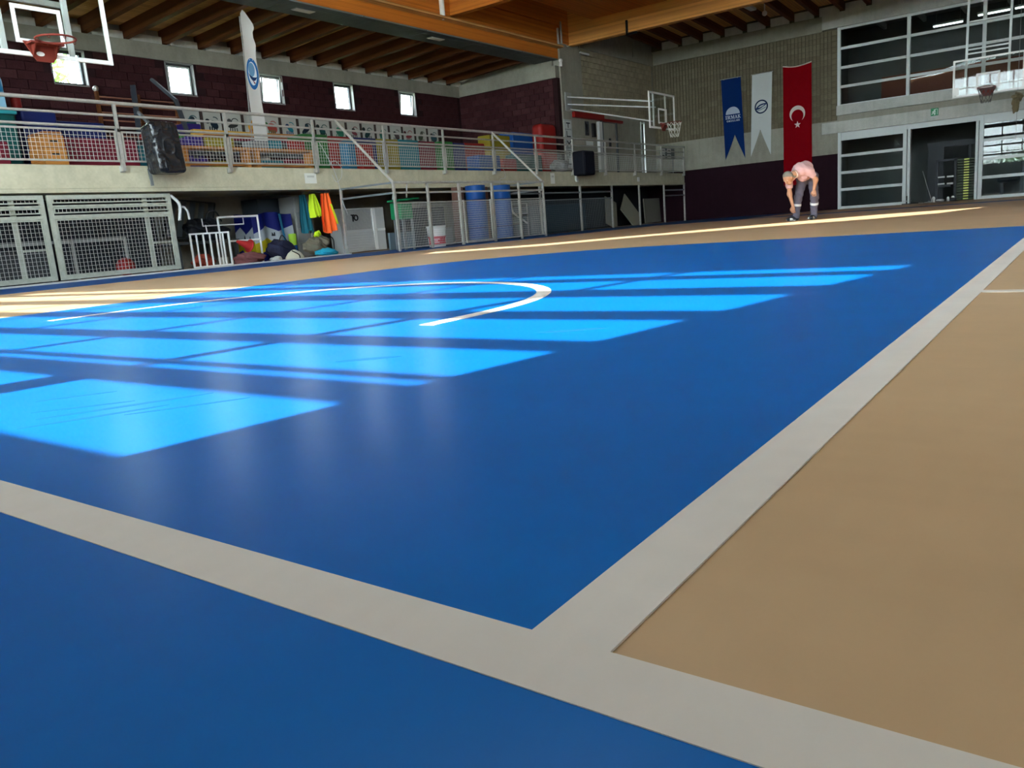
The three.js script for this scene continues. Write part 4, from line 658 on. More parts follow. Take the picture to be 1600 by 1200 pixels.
// feather flag
{
  const f = thing('feather_flag', 'tall white feather flag with a round blue emblem', 'flag', [12.7, YB, -16.6]);
  const left = [[0.3, 0.0], [1.4, 0.05], [2.4, 0.09], [3.2, 0.11], [3.65, 0.11], [3.82, 0.14], [3.9, 0.2]], right = [[0.3, 0.44], [1.0, 0.46], [1.9, 0.44], [2.4, 0.46], [2.9, 0.42], [3.15, 0.45], [3.3, 0.4], [3.42, 0.4], [3.52, 0.45], [3.6, 0.44], [3.75, 0.34], [3.88, 0.25], [3.9, 0.21]];
  const ev = (l, y) => { for (let i = 1; i < l.length; i++) if (y <= l[i][0]) return l[i - 1][1] + ((l[i][1] - l[i - 1][1]) * (y - l[i - 1][0])) / (l[i][0] - l[i - 1][0]); return l[l.length - 1][1]; };
  const rip = (x, y) => 0.025 * Math.sin(y * 2.2) + 0.018 * Math.sin(x * 9 + y * 0.8);
  const nx = 10, ny = 90, pos = [], uv = [], idx = [];
  for (let s = 0; s < 2; s++) for (let j = 0; j <= ny; j++) for (let i = 0; i <= nx; i++) { const y = 0.3 + (3.6 * j) / ny, a = ev(left, y), x = a + ((ev(right, y) - a) * i) / nx; pos.push(x, y, rip(x, y) - s * 0.006); uv.push(i / nx, j / ny); }
  for (let s = 0; s < 2; s++) { const o0 = s * (nx + 1) * (ny + 1); for (let j = 0; j < ny; j++) for (let i = 0; i < nx; i++) { const a = o0 + j * (nx + 1) + i; idx.push(a, a + 1, a + nx + 1, a + 1, a + nx + 2, a + nx + 1); } }
  const g = new THREE.BufferGeometry(); g.setAttribute('position', new THREE.Float32BufferAttribute(pos, 3)); g.setAttribute('uv', new THREE.Float32BufferAttribute(uv, 2)); g.setIndex(idx); g.computeVertexNormals();
  mesh('flag_cloth', g, mat(L(0.66, 0.64, 0.61), 0.75), f);
  mesh('pole', tube([V(-0.02, 0, -0.02), V(0.02, 1.4, -0.02), V(0.09, 2.8, -0.02), V(0.11, 3.75, -0.02)], 0.012, 30, 6), M.grey, f);
  mesh('foot', rbox(-0.12, 0.3, 0, 0.05, -0.14, 0.12, 0.02), M.charcoal, f);
  const em = canvasTex(256, 512, (q, w, h) => {
    q.fillStyle = '#e6e2df'; q.fillRect(0, 0, w, h);
    q.fillStyle = '#2a6aa8'; q.beginPath(); q.ellipse(128, 256, 122, 248, 0, 0, 7); q.fill();
    q.fillStyle = '#dfe6ec'; q.beginPath(); q.ellipse(128, 250, 88, 186, 0, 0, 7); q.fill();
    q.fillStyle = '#6d9ac0'; q.beginPath(); q.ellipse(118, 190, 66, 110, 0, 0, 7); q.fill();
    q.fillStyle = '#14335f'; q.beginPath(); q.moveTo(40, 240); q.quadraticCurveTo(110, 330, 215, 300); q.quadraticCurveTo(180, 380, 120, 360); q.quadraticCurveTo(70, 330, 40, 240); q.fill();
    q.fillStyle = '#8a1f2a'; q.beginPath(); q.moveTo(120, 350); q.lineTo(180, 400); q.lineTo(150, 410); q.fill();
    q.fillStyle = '#dfe6ec'; q.font = 'bold 26px sans-serif'; for (let k = 0; k < 10; k++) { q.save(); q.translate(128, 256); q.rotate(-1.2 + k * 0.27); q.fillRect(-5, -236, 9, 22); q.restore(); }
  });
  const e = new THREE.RingGeometry(0.0001, 0.5, 40, 10).scale(0.36, 0.74, 1).translate(0.275, 2.47, 0), ep = e.attributes.position; for (let i = 0; i < ep.count; i++) ep.setZ(i, 0.006 + rip(ep.getX(i), ep.getY(i)));
  mesh('emblem', e, mat(L(1, 1, 1), 0.7, { map: em }), f);
}
// on the pier and the side wall
{
  const ts = canvasTex(96, 384, (g, w, h) => { g.fillStyle = '#b7bcbb'; g.fillRect(0, 0, w, h); g.strokeStyle = '#1d2428'; g.lineWidth = 9; g.lineCap = 'round'; for (let k = 0; k < 5; k++) { const y = 20 + k * 74; g.strokeStyle = '#3a4347'; g.lineWidth = 2; g.strokeRect(4, y - 14, 88, 68); g.lineWidth = 9; g.strokeStyle = '#1d2428'; g.beginPath(); if (k % 3 === 0) { g.moveTo(26, y + 8); g.lineTo(70, y + 8); g.moveTo(48, y + 8); g.lineTo(48, y + 42); } else if (k % 3 === 1) { g.moveTo(26, y); g.lineTo(26, y + 40); g.lineTo(72, y + 40); } else { g.moveTo(24, y + 4); g.lineTo(70, y + 42); g.moveTo(70, y + 4); g.lineTo(24, y + 42); } g.stroke(); } });
  tag(mesh('picture_strip', new THREE.BoxGeometry(0.5, 1.65, 0.02).translate(25.2, 3.05, ZP + 0.085), mat(L(1, 1, 1), 0.7, { map: ts })), 'upright strip of white picture sheets on the pier', 'poster');
  tag(mesh('red_guard', [rbox(25.55, 27.7, 3.97, 4.17, ZP + 0.065, ZP + 0.2, 0.02), rbox(27.7, 29.3, 3.95, 4.05, ZP + 0.03, ZP + 0.14, 0.01, 1)], foam.red), 'long red padded bar on the side wall above the doors', 'guard');
  const pb = (x0, x1, y0, y1, label, c) => tag(mesh('wall_notice', rbox(x0, x1, y0, y1, ZP + 0.02, ZP + 0.05, 0.008, 1), c), label, 'notice');
  pb(26.45, 26.75, 3.4, 3.9, 'dark framed notice below the red bar', M.charcoal); pb(26.5, 26.68, 3.48, 3.82, 'grey sheet inside the dark framed notice', M.grey);
  pb(26.5, 27.0, 3.0, 3.2, 'low pale notice beside the pier', M.paleGrey);
  tag(mesh('telephone_box', rbox(26.95, 27.15, 3.35, 3.85, ZP + 0.02, ZP + 0.12, 0.02), M.black), 'black box hanging below the red bar', 'box');
  const door = (x0, x1, y1, name, label) => { const d = structGroup(name, label); mesh('door_frame', [box(x0 - 0.12, x0, YB, y1, ZP + 0.02, ZP + 0.1), box(x1, x1 + 0.12, YB, y1, ZP + 0.02, ZP + 0.1), box(x0 - 0.12, x1 + 0.12, y1, y1 + 0.08, ZP + 0.02, ZP + 0.1)], mat(L(0.07, 0.08, 0.09), 0.5), d); const lf = mesh('door_leaf', box(x0, x1, YB + 0.01, y1, ZP + 0.03, ZP + 0.06), M.concrete, d); mesh('handle', box((x0 + x1) / 2 - 0.06, (x0 + x1) / 2 + 0.06, 3.05, 3.35, ZP + 0.06, ZP + 0.1), M.black, lf); return d; };
  door(27.75, 28.75, 3.92, 'door_2', 'grey door beside the red bar');
  tag(mesh('wall_column', rbox(27.35, 27.6, YB, 3.92, ZP + 0.02, ZP + 0.14, 0.01, 1), M.paleGrey), 'pale ladder like column left of the grey door', 'column');
  const sb = thing('score_panel', 'grey panel with white sheets behind the far railing end', 'panel', [30.9, 2.55, ZB - 0.35]);
  mesh('panel_board', rbox(0, 1.35, 0, 0.44, -0.03, 0, 0.01, 1), M.darkSteel, sb);
  for (const [x, y] of [[0.05, 0.05], [0.05, 0.24], [0.62, 0.03], [0.62, 0.25]]) { const s = mesh('sheet', rbox(x, x + 0.36, y, y + 0.17, 0, 0.012, 0.004, 1), M.white, sb); mesh('figure', box(x + 0.08, x + 0.26, y + 0.05, y + 0.11, 0.012, 0.018), M.charcoal, s); }
  mesh('stand', [box(0.1, 0.14, -0.6, 0, -0.05, -0.02), box(1.2, 1.24, -0.6, 0, -0.05, -0.02)], M.darkSteel, sb);
  tag(mesh('emergency_lamp', rbox(26.3, 26.9, 6.2, 6.27, ZP + 0.06, ZP + 0.16, 0.02), M.paleGrey), 'small emergency lamp high on the pier', 'lamp');
  tag(mesh('hanger_tube', [rod(V(18.74, 6.3, ZP + 0.1), V(18.74, 7.6, ZP + 0.1), 0.075, 16), new THREE.SphereGeometry(0.075, 16, 10).translate(18.74, 6.3, ZP + 0.1)], M.white), 'white upright tube beside the cross beam', 'tube');
  tag(mesh('beam_bracket', [box(24.97, 25.02, 6.35, 6.9, ZP + 0.0, ZP + 0.07), rod(V(25.06, 6.4, ZP + 0.12), V(25.06, 7.1, ZP + 0.12), 0.035)], M.grey), 'grey steel bracket where the long beam meets the pier', 'bracket');
  tag(mesh('sensor_knob', [new THREE.SphereGeometry(0.07, 16, 12).translate(24.95, 5.82, ZP + 0.1), new THREE.CylinderGeometry(0.05, 0.05, 0.12, 12).translate(24.95, 5.7, ZP + 0.1)], M.white), 'small white sensor at the end of the duct', 'sensor');
  tag(mesh('hook_bracket', [box(25.68, 25.74, 6.32, 6.8, -13.1, -13.04), box(25.68, 25.74, 6.32, 6.38, -13.1, -12.7), rod(V(25.71, 5.6, -12.9), V(25.71, 6.34, -12.9), 0.006, 6)], M.black), 'black steel hook under the crossing beam', 'hook');
  tag(mesh('spot_lamp', [new THREE.SphereGeometry(0.09, 16, 12).translate(30.2, 7.05, -9.9), rod(V(30.2, 7.1, -9.9), V(30.2, 7.6, -9.9), 0.02)], M.white), 'small round white lamp under the far joists', 'lamp');
  tag(mesh('strip_lamp', rbox(28.6, 29.6, 7.08, 7.16, -10.2, -9.98, 0.02), M.paleGrey), 'pale strip lamp under the far joists', 'lamp');
}

// ------------------------------------------------------------------ basketball backboards
function basketNet(r, n, h, m, parent, wave = 0) {
  const g = [], rows = 5;
  for (let i = 0; i < n; i++) for (let j = 0; j < rows; j++) {
    const p = (k, jj) => { const a = ((k + (jj % 2) * 0.5) / n) * Math.PI * 2, q = r * (1 - 0.45 * (jj / rows)); return V(q * Math.cos(a), -h * (jj / rows), q * Math.sin(a) + wave * Math.sin(jj + k)); };
    g.push(rod(p(i, j), p(i, j + 1), 0.006, 5), rod(p(i + 1, j), p(j % 2 ? i + 1 : i, j + 1), 0.006, 5));
  }
  return stuff(mesh('net', g, m, parent));
}
// local axes: x across, y up from the board's lower edge, +z towards the court
function backboard(pos, turn, label, o = {}) {
  const b = thing('basketball_hoop', label, 'hoop', pos, turn), f = mesh('board_frame', [...frameXY(-0.9, 0.9, 0, 1.05, 0, 0.05, 0.035)], M.white, b);
  mesh('glass_board', box(-0.85, 0.85, 0.05, 1.0, -0.006, 0.006), M.boardGlass, b);
  mesh('target_square', frameXY(-0.3, 0.3, 0.15, 0.6, 0.012, 0.05, 0.008), M.white, b);
  const rim = mesh('rim', new THREE.TorusGeometry(0.225, 0.012, 10, 40).rotateX(Math.PI / 2).translate(0, 0.15, 0.38), M.rimRed, b);
  const pl = mesh('rim_plate', [ext([[-0.23, 0.17], [0.23, 0.17], [0.1, -0.06], [-0.1, -0.06]], 0.02).translate(0, 0, 0.02), ext([[0, 0], [0.14, 0], [0.14, 0.015], [0, -0.17]], 0.012).rotateY(-Math.PI / 2).translate(0.14, 0.15, 0.03), ext([[0, 0], [0.14, 0], [0.14, 0.015], [0, -0.17]], 0.012).rotateY(-Math.PI / 2).translate(-0.13, 0.15, 0.03), box(-0.2, 0.2, 0.13, 0.155, 0.03, 0.18)], M.rimRed, b);
  if (o.badge) mesh('badge', new THREE.CircleGeometry(0.05, 24).scale(1, 0.55, 1).translate(-0.05, 0.03, 0.043), M.white, pl);
  if (o.net) { const n = basketNet(0.215, 10, o.netH ?? 0.4, o.net, b); n.position.set(0, 0.14, 0.38); n.rotation.x = o.swing ?? 0; }
  return b;
}
{
  const b = backboard([5.32, 2.9, -10.88], 0, 'glass backboard with a red rim nearest at the upper left', { badge: true });
  for (const x of [-0.42, 0.4]) mesh('support_tube', bar(V(x, 0.02, -0.06), V(x, 1.2, -0.06), 0.06, 0.05), M.white, b);
  mesh('support_tube', bar(V(-0.9, 0.7, -0.12), V(0.42, 0.7, -0.12), 0.05, 0.07), M.steel, b);
  for (const x of [-0.4, 0.38]) mesh('roof_arm', bar(V(x, 1.15, -0.08), V(x * 0.9, 3.05, -4.4), 0.07, 0.07), M.steel, b);
  const hook = []; for (let i = 0; i < 8; i++) { const a = (i / 8) * 6.283; hook.push(new THREE.TorusGeometry(0.016, 0.004, 5, 10).translate(0.225 * Math.cos(a), 0.13, 0.38 + 0.225 * Math.sin(a))); }
  stuff(mesh('net_hooks', hook, M.rimRed, b));
  const c = backboard([23.53, 2.9, -10.9], 0, 'glass backboard with a white net before the pale side wall', { net: M.net, netH: 0.42 });
  for (const [y0, y1, x] of [[0.78, 1.75, -0.55], [0.62, 1.5, -0.4]]) mesh('wall_arm', bar(V(x, y0, -0.03), V(1.75, y1, -4.4), 0.04, 0.04), M.paleGrey, c);
  mesh('wall_arm', bar(V(-0.5, 0.2, -0.03), V(1.9, 1.35, -4.4), 0.035, 0.035), M.paleGrey, c);
  for (const x of [-0.5, 0.35]) mesh('support_tube', bar(V(x, 0.02, -0.05), V(x, 1.03, -0.05), 0.05, 0.04), M.white, c);
  mesh('wall_plate', box(1.6, 2.0, 1.28, 1.9, -4.45, -4.38), M.grey, c);
  const d = backboard([28, 3.04, -2.72], -Math.PI / 2, 'glass backboard with a dark net hung before the glazed far wall', { net: mat(L(0.08, 0.07, 0.07), 0.8), netH: 0.42, swing: 0.12 });
  for (const x of [-0.58, 0.5]) mesh('roof_arm', bar(V(x, 0.3, -0.07), V(x, 4.9, -0.5), 0.06, 0.06), M.whiteFrame, d);
  for (const [y, z] of [[2.1, -0.24], [1.32, -0.17], [1.2, -0.15]]) mesh('cross_tube', bar(V(-0.58, y, z), V(0.5, y, z), 0.04, 0.04), M.whiteFrame, d);
  mesh('sticker', box(-0.86, -0.74, 0.06, 0.28, 0.008, 0.014), M.white, d);
  tag(mesh('basket_wreath', [blob(0.13, 0.12, 0.1, 27.0, 2.75, -1.9, 0.4, 3), blob(0.08, 0.2, 0.08, 27.0, 2.6, -1.93, 0.4, 6)], mat(L(0.14, 0.11, 0.06), 0.9)), 'bundle of dry leaves caught beside the dark net', 'bundle');
  tag(mesh('rope', rod(V(27.0, 1.6, -1.9), V(27.0, 7.3, -1.9), 0.006, 5), M.grey), 'thin rope hanging beside the far backboard', 'rope');
}
// ------------------------------------------------------------------ flags on the far wall
function hangingCloth(name, label, z0, z1, yTop, yLow, notch, tex, o = {}) {          // hangs in the plane of the far wall
  const f = thing(name, label, 'flag', [XB - 0.06, yLow, 0]), nx = 30, ny = 60, pos = [], uv = [], idx = [], w = z1 - z0, h = yTop - yLow;
  for (let s = 0; s < 2; s++) for (let j = 0; j <= ny; j++) for (let i = 0; i <= nx; i++) {
    const u = i / nx, v = j / ny, bot = notch * (1 - Math.abs(2 * u - 1)), top = h + (o.sag ? -o.sag * Math.sin(Math.PI * u) * (1 - 0.3 * u) : 0), y = top + (bot - top) * v;
    pos.push(-0.03 - 0.02 * Math.sin(u * 9 + v * 2) * v - (s ? -0.006 : 0), y, z0 + w * u + (o.sway ?? 0) * v); uv.push(u, y / h);
  }
  for (let s = 0; s < 2; s++) { const o0 = s * (nx + 1) * (ny + 1); for (let j = 0; j < ny; j++) for (let i = 0; i < nx; i++) { const a = o0 + j * (nx + 1) + i; idx.push(a, a + nx + 1, a + 1, a + 1, a + nx + 1, a + nx + 2); } }
  const g = new THREE.BufferGeometry(); g.setAttribute('position', new THREE.Float32BufferAttribute(pos, 3)); g.setAttribute('uv', new THREE.Float32BufferAttribute(uv, 2)); g.setIndex(idx); g.computeVertexNormals();
  mesh('flag_cloth', g, mat(L(1, 1, 1), 0.9, { map: tex, specularIntensity: 0.15 }), f);
  mesh('wall_bracket', [0.15, 0.85].map((u) => box(-0.035, 0.045, h - 0.03, h + 0.005, z0 + w * u - 0.012, z0 + w * u + 0.012)), M.grey, f);
  if (!o.sag) mesh('flag_rod', rod(V(-0.03, h, z0 - 0.04), V(-0.03, h, z1 + 0.04), 0.014, 8), M.grey, f); else mesh('hem', tube([0, 0.25, 0.5, 0.75, 1].map((u) => V(-0.03, h - o.sag * Math.sin(Math.PI * u) * (1 - 0.3 * u), z0 + w * u)), 0.022, 30, 6), mat(L(0.7, 0.62, 0.55), 0.8), f);
  return f;
}
{
  const blue = canvasTex(256, 1024, (g, w, h) => {
    g.fillStyle = '#0c2a60'; g.fillRect(0, 0, w, h);
    g.fillStyle = '#aab4c4'; g.beginPath(); g.arc(128, 450, 92, Math.PI, 0); g.fill();
    g.fillStyle = '#c3cad6'; g.textAlign = 'center'; g.font = 'bold 62px serif'; g.fillText('IRMAK', 128, 508, 200); g.font = 'bold 32px serif'; g.fillText('OKULLARI', 128, 544, 200);
  });
  hangingCloth('banner_flag', 'blue swallow tailed banner with a white half disc, leftmost of the three flags', -12.38, -11.58, 5.4, 2.28, 0.95, blue, { sway: 0.12 });
  const white = canvasTex(256, 1024, (g, w, h) => {
    g.fillStyle = '#bfc3c2'; g.fillRect(0, 0, w, h); const y = 410;
    g.strokeStyle = '#1c2a4a'; g.lineWidth = 17; g.beginPath(); g.arc(128, y, 78, 0, 7); g.stroke();
    g.fillStyle = '#22345c'; g.beginPath(); g.moveTo(58, y + 20); g.quadraticCurveTo(90, y - 46, 196, y - 38); g.quadraticCurveTo(190, y - 8, 150, y + 2); g.quadraticCurveTo(120, y + 30, 66, y + 34); g.fill();
    g.fillStyle = '#bfc3c2'; g.beginPath(); g.moveTo(84, y + 10); g.quadraticCurveTo(120, y - 22, 176, y - 22); g.quadraticCurveTo(150, y - 4, 112, y + 8); g.fill();
    g.strokeStyle = '#22345c'; g.lineWidth = 6; g.beginPath(); g.moveTo(70, y + 46); g.quadraticCurveTo(130, y + 40, 190, y + 10); g.stroke();
    g.fillStyle = '#b3b7ba'; g.fillRect(96, 540, 64, 6);
  });
  hangingCloth('banner_flag', 'white swallow tailed banner with a round dark emblem, middle of the three flags', -11.12, -10.34, 5.38, 2.3, 1.0, white, { sway: -0.1 });
  const red = canvasTex(256, 1024, (g, w, h) => {
    g.fillStyle = '#7c000f'; g.fillRect(0, 0, w, h); const y = 415;
    g.fillStyle = '#cfc4bd'; g.beginPath(); g.arc(128, y, 70, 0, 7); g.fill(); g.fillStyle = '#7c000f'; g.beginPath(); g.arc(128, y + 19, 55, 0, 7); g.fill();
    g.fillStyle = '#cfc4bd'; g.beginPath(); for (let k = 0; k < 10; k++) { const r = k % 2 ? 13 : 32, a = -Math.PI / 2 + (k * Math.PI) / 5; g[k ? 'lineTo' : 'moveTo'](128 + r * Math.cos(a), y + 92 + r * Math.sin(a)); } g.fill();
  });
  hangingCloth('banner_flag', 'long red flag with a white crescent and star behind the bending man', -9.93, -8.87, 5.48, 1.05, 0, red, { sag: 0.09 });
  // exit sign
  const ex = canvasTex(128, 128, (g, w, h) => { g.fillStyle = '#0b7a4c'; g.fillRect(0, 0, w, h); g.fillStyle = '#dff0e4'; g.fillRect(70, 14, 40, 96); g.fillStyle = '#0b7a4c'; g.fillRect(78, 22, 26, 88); g.fillStyle = '#dff0e4'; g.beginPath(); g.arc(58, 30, 11, 0, 7); g.fill(); g.strokeStyle = '#dff0e4'; g.lineWidth = 13; g.lineCap = 'round'; for (const l of [[56, 48, 48, 74], [48, 74, 66, 90, 60, 112], [48, 74, 34, 92, 16, 96], [56, 50, 76, 62], [56, 50, 32, 56, 26, 70]]) { g.beginPath(); g.moveTo(l[0], l[1]); for (let k = 2; k < l.length; k += 2) g.lineTo(l[k], l[k + 1]); g.stroke(); } });
  const s = thing('exit_sign', 'green exit sign with a running figure on the pale lintel', 'sign', [XB - 0.1, 2.96, -4.71]);
  mesh('sign_plate', new THREE.BoxGeometry(0.24, 0.25, 0.015).rotateY(-Math.PI / 2).translate(-0.008, 0.125, 0), mat(L(1, 1, 1), 0.4, { map: ex }), s);
  mesh('name_plate', box(-0.012, 0, -0.08, -0.02, -0.12, 0.12), M.paleGrey, s);
}
// ------------------------------------------------------------------ training room behind the doorway, lamps upstairs
{
  const stack = thing('plate_tower', 'tall stack of yellow edged step plates inside the doorway', 'stack', [XB + 0.75, 0, -3.75]);
  for (let i = 0; i < 16; i++) mesh('step_plate', rbox(-0.25, 0.25, 0.02 + i * 0.09, 0.09 + i * 0.09, -0.3, 0.26, 0.02, 1), i % 1 ? M.black : mat(L(0.035, 0.05, 0.03), 0.5), stack);
  for (let i = 0; i < 16; i++) mesh('yellow_edge', box(-0.262, -0.25, 0.03 + i * 0.09, 0.08 + i * 0.09, -0.08, 0.08), mat(L(0.6, 0.66, 0.16), 0.5), stack);
  const r = thing('exercise_rack', 'black exercise rack with white weights in the training room', 'rack', [XB + 1.8, 0, -4.55]);
  for (const z of [-0.3, 0.3]) { mesh('upright', box(-0.05, 0.05, 0, 1.5, z - 0.04, z + 0.04), M.nearBlack, r); mesh('foot', box(-0.35, 0.35, 0, 0.08, z - 0.05, z + 0.05), M.nearBlack, r); }
  mesh('top_bar', box(-0.05, 0.05, 1.44, 1.52, -0.34, 0.34), M.nearBlack, r); mesh('seat', rbox(-0.3, 0.1, 0.5, 0.58, -0.2, 0.2, 0.02), M.charcoal, r);
  for (const [y, z] of [[0.6, -0.15], [0.6, 0.15], [0.85, -0.15], [0.85, 0.15]]) mesh('weight', rbox(-0.14, -0.06, y, y + 0.06, z - 0.11, z + 0.11, 0.01, 1), M.white, r);
  tag(mesh('room_partition', [box(XB + 2.6, XB + 2.7, 0, 2.0, -5.3, -4.75), box(XB + 2.6, XB + 2.7, 2.0, 2.2, -5.3, -3.3), box(XB + 2.6, XB + 2.7, 0, 2.0, -3.95, -3.85)], M.charcoal), 'dark partition frame inside the training room', 'partition');
  tag(mesh('broom', [rod(V(XB + 1.0, 0.05, -4.9), V(XB + 1.2, 1.15, -5.25), 0.014), rbox(XB + 0.9, XB + 1.1, 0, 0.06, -5.02, -4.78, 0.015)], M.grey), 'broom leaning inside the doorway', 'broom');
  const items = [[0.35, -5.15, 0.09, 0.03], [0.3, -4.93, 0.11, 0.04], [0.4, -4.75, 0.05, 0.2], [0.5, -4.3, 0.05, 0.16], [0.5, -4.15, 0.06, 0.18], [0.5, -4.55, 0.14, 0.1], [0.3, -4.1, 0.1, 0.12]];
  const nm = ['flat white disc', 'grey cloth', 'white bottle', 'small white cup', 'white jar', 'grey pack', 'dark pack'];
  items.forEach(([x, z, rr, h], i) => { const m = [M.white, M.grey, M.white, M.white, M.white, M.grey, M.charcoal][i]; tag(mesh(['frisbee', 'folded_cloth', 'plastic_bottle', 'paper_cup', 'storage_jar', 'grey_pack', 'dark_pack'][i], lathe([[0, 0], [rr, 0], [rr, h * 0.75], [rr * 0.6, h * 0.95], [rr * 0.55, h], [0, h]], 16).translate(XB + x, 0, z), m), `${nm[i]} on the floor of the doorway`, ['disc', 'cloth', 'bottle', 'cup', 'jar', 'pack', 'pack'][i]); });
  const ft = thing('floor_hinge', 'small black floor stand at the foot of the door frame', 'stand', [XB - 0.05, 0, -5.55]);
  mesh('stand_plate', box(-0.16, 0.1, 0, 0.03, -0.14, 0.14), M.black, ft); mesh('stand_top', box(-0.14, 0.06, 0.1, 0.13, -0.12, 0.14), M.paleGrey, ft); mesh('stand_pin', rod(V(-0.04, 0.03, 0), V(-0.04, 0.3, 0), 0.02, 8), M.black, ft);
  tag(mesh('training_machine', [box(XB + 1.6, XB + 1.7, 0, 1.2, -2.2, -2.1), rbox(XB + 1.4, XB + 2.1, 0.5, 0.75, -2.9, -2.2, 0.1), box(XB + 1.5, XB + 1.6, 0, 0.5, -2.8, -2.7)], M.nearBlack), 'black training machine behind the right glazing', 'machine');
  tag(mesh('upper_cabinet', rbox(37.6, 38.3, 3.6, 5.2, -7.5, 3, 0.02, 1), mat(L(0.13, 0.035, 0.02), 0.6)), 'brown red cabinets at the back of the upper room', 'cabinet');
  const glow = mat(L(0.9, 0.9, 0.9), 0.5, { emissive: L(0.85, 1, 0.98), emissiveIntensity: 2.2 });
  const lampAt = [[-4.9, 36.2, 'leftmost'], [-3.35, 35.6, 'second'], [-2.2, 35.6, 'third'], [-0.9, 35.2, 'fourth'], [0.6, 35.2, 'fifth']];
  for (const [z, x, w] of lampAt) {
    const l = thing('tube_lamp', `${w} glowing tube lamp from the left in the upper room`, 'lamp', [x, 6.55, z], 0, 'tube lamps in the upper room');
    mesh('lamp_housing', rbox(-0.09, 0.09, 0.03, 0.1, -0.52, 0.52, 0.015), M.white, l); mesh('lamp_tube', rbox(-0.06, 0.06, -0.02, 0.03, -0.5, 0.5, 0.02), glow, l);
    mesh('hanger_wire', [rod(V(0, 0.1, -0.4), V(0, 0.85, -0.4), 0.006, 5), rod(V(0, 0.1, 0.4), V(0, 0.85, 0.4), 0.006, 5)], M.grey, l);
    const a = new THREE.RectAreaLight(new THREE.Color(0.9, 1, 0.98), 6, 0.12, 1.0); a.position.set(0, -0.03, 0); a.rotation.x = -Math.PI / 2; l.add(a);
  }
  const ur = scene.getObjectByName('ceiling_upper_room'); for (let k = 0; k < 10; k++) mesh('joist', box(XB + 0.3, 38.4, 7.2, 7.4, -7.6 + k * 1.5, -7.48 + k * 1.5), M.paleGrey, ur);
}

// ------------------------------------------------------------------ the bending man
function fieldMesh(sdf, lo, hi, cell) {
  const c = lo.clone().add(hi).multiplyScalar(0.5), half = Math.max(hi.x - lo.x, hi.y - lo.y, hi.z - lo.z) / 2 + 2 * cell, n = Math.ceil((2 * half) / cell) + 2;
  const mc = new MarchingCubes(n, new THREE.MeshStandardMaterial(), false, false, 120000); mc.isolation = 0;
  const hs = n / 2; let i = 0; const p = V(0, 0, 0);
  for (let z = 0; z < n; z++) for (let y = 0; y < n; y++) for (let x = 0; x < n; x++, i++) mc.field[i] = -sdf(p.set(c.x + ((x - hs) / hs) * half, c.y + ((y - hs) / hs) * half, c.z + ((z - hs) / hs) * half));
  mc.update();
  const cnt = mc.count, pos = new Float32Array(cnt * 3), nor = new Float32Array(cnt * 3), q = V(0, 0, 0), e = cell * 0.5;
  for (let k = 0; k < cnt; k++) {
    const X = mc.positionArray[3 * k] * half + c.x, Y = mc.positionArray[3 * k + 1] * half + c.y, Z = mc.positionArray[3 * k + 2] * half + c.z;
    pos.set([X, Y, Z], 3 * k);
    const g = [sdf(q.set(X + e, Y, Z)) - sdf(q.set(X - e, Y, Z)), sdf(q.set(X, Y + e, Z)) - sdf(q.set(X, Y - e, Z)), sdf(q.set(X, Y, Z + e)) - sdf(q.set(X, Y, Z - e))], l = Math.hypot(...g) || 1;
    nor.set(g.map((v) => v / l), 3 * k);
  }
  const g = new THREE.BufferGeometry(); g.setAttribute('position', new THREE.BufferAttribute(pos, 3)); g.setAttribute('normal', new THREE.BufferAttribute(nor, 3)); g.setAttribute('uv', new THREE.BufferAttribute(new Float32Array(cnt * 2), 2));
  return g;
}
const cap = (a, b, ra, rb) => { const d = V(...b).sub(V(...a)), A = V(...a), L2 = d.lengthSq(), t = V(0, 0, 0); return (p) => { t.copy(p).sub(A); const k = Math.max(0, Math.min(1, t.dot(d) / L2)); return t.addScaledVector(d, -k).length() - (ra + (rb - ra) * k); }; };
const ell = (c, r) => { const C = V(...c); return (p) => { const x = (p.x - C.x) / r[0], y = (p.y - C.y) / r[1], z = (p.z - C.z) / r[2], k = Math.hypot(x, y, z); return (k - 1) * Math.min(...r); }; };
const smin = (fs, k) => (p) => { let d = fs[0](p); for (let i = 1; i < fs.length; i++) { const e = fs[i](p), h = Math.max(k - Math.abs(d - e), 0) / k; d = Math.min(d, e) - h * h * k * 0.25; } return d; };
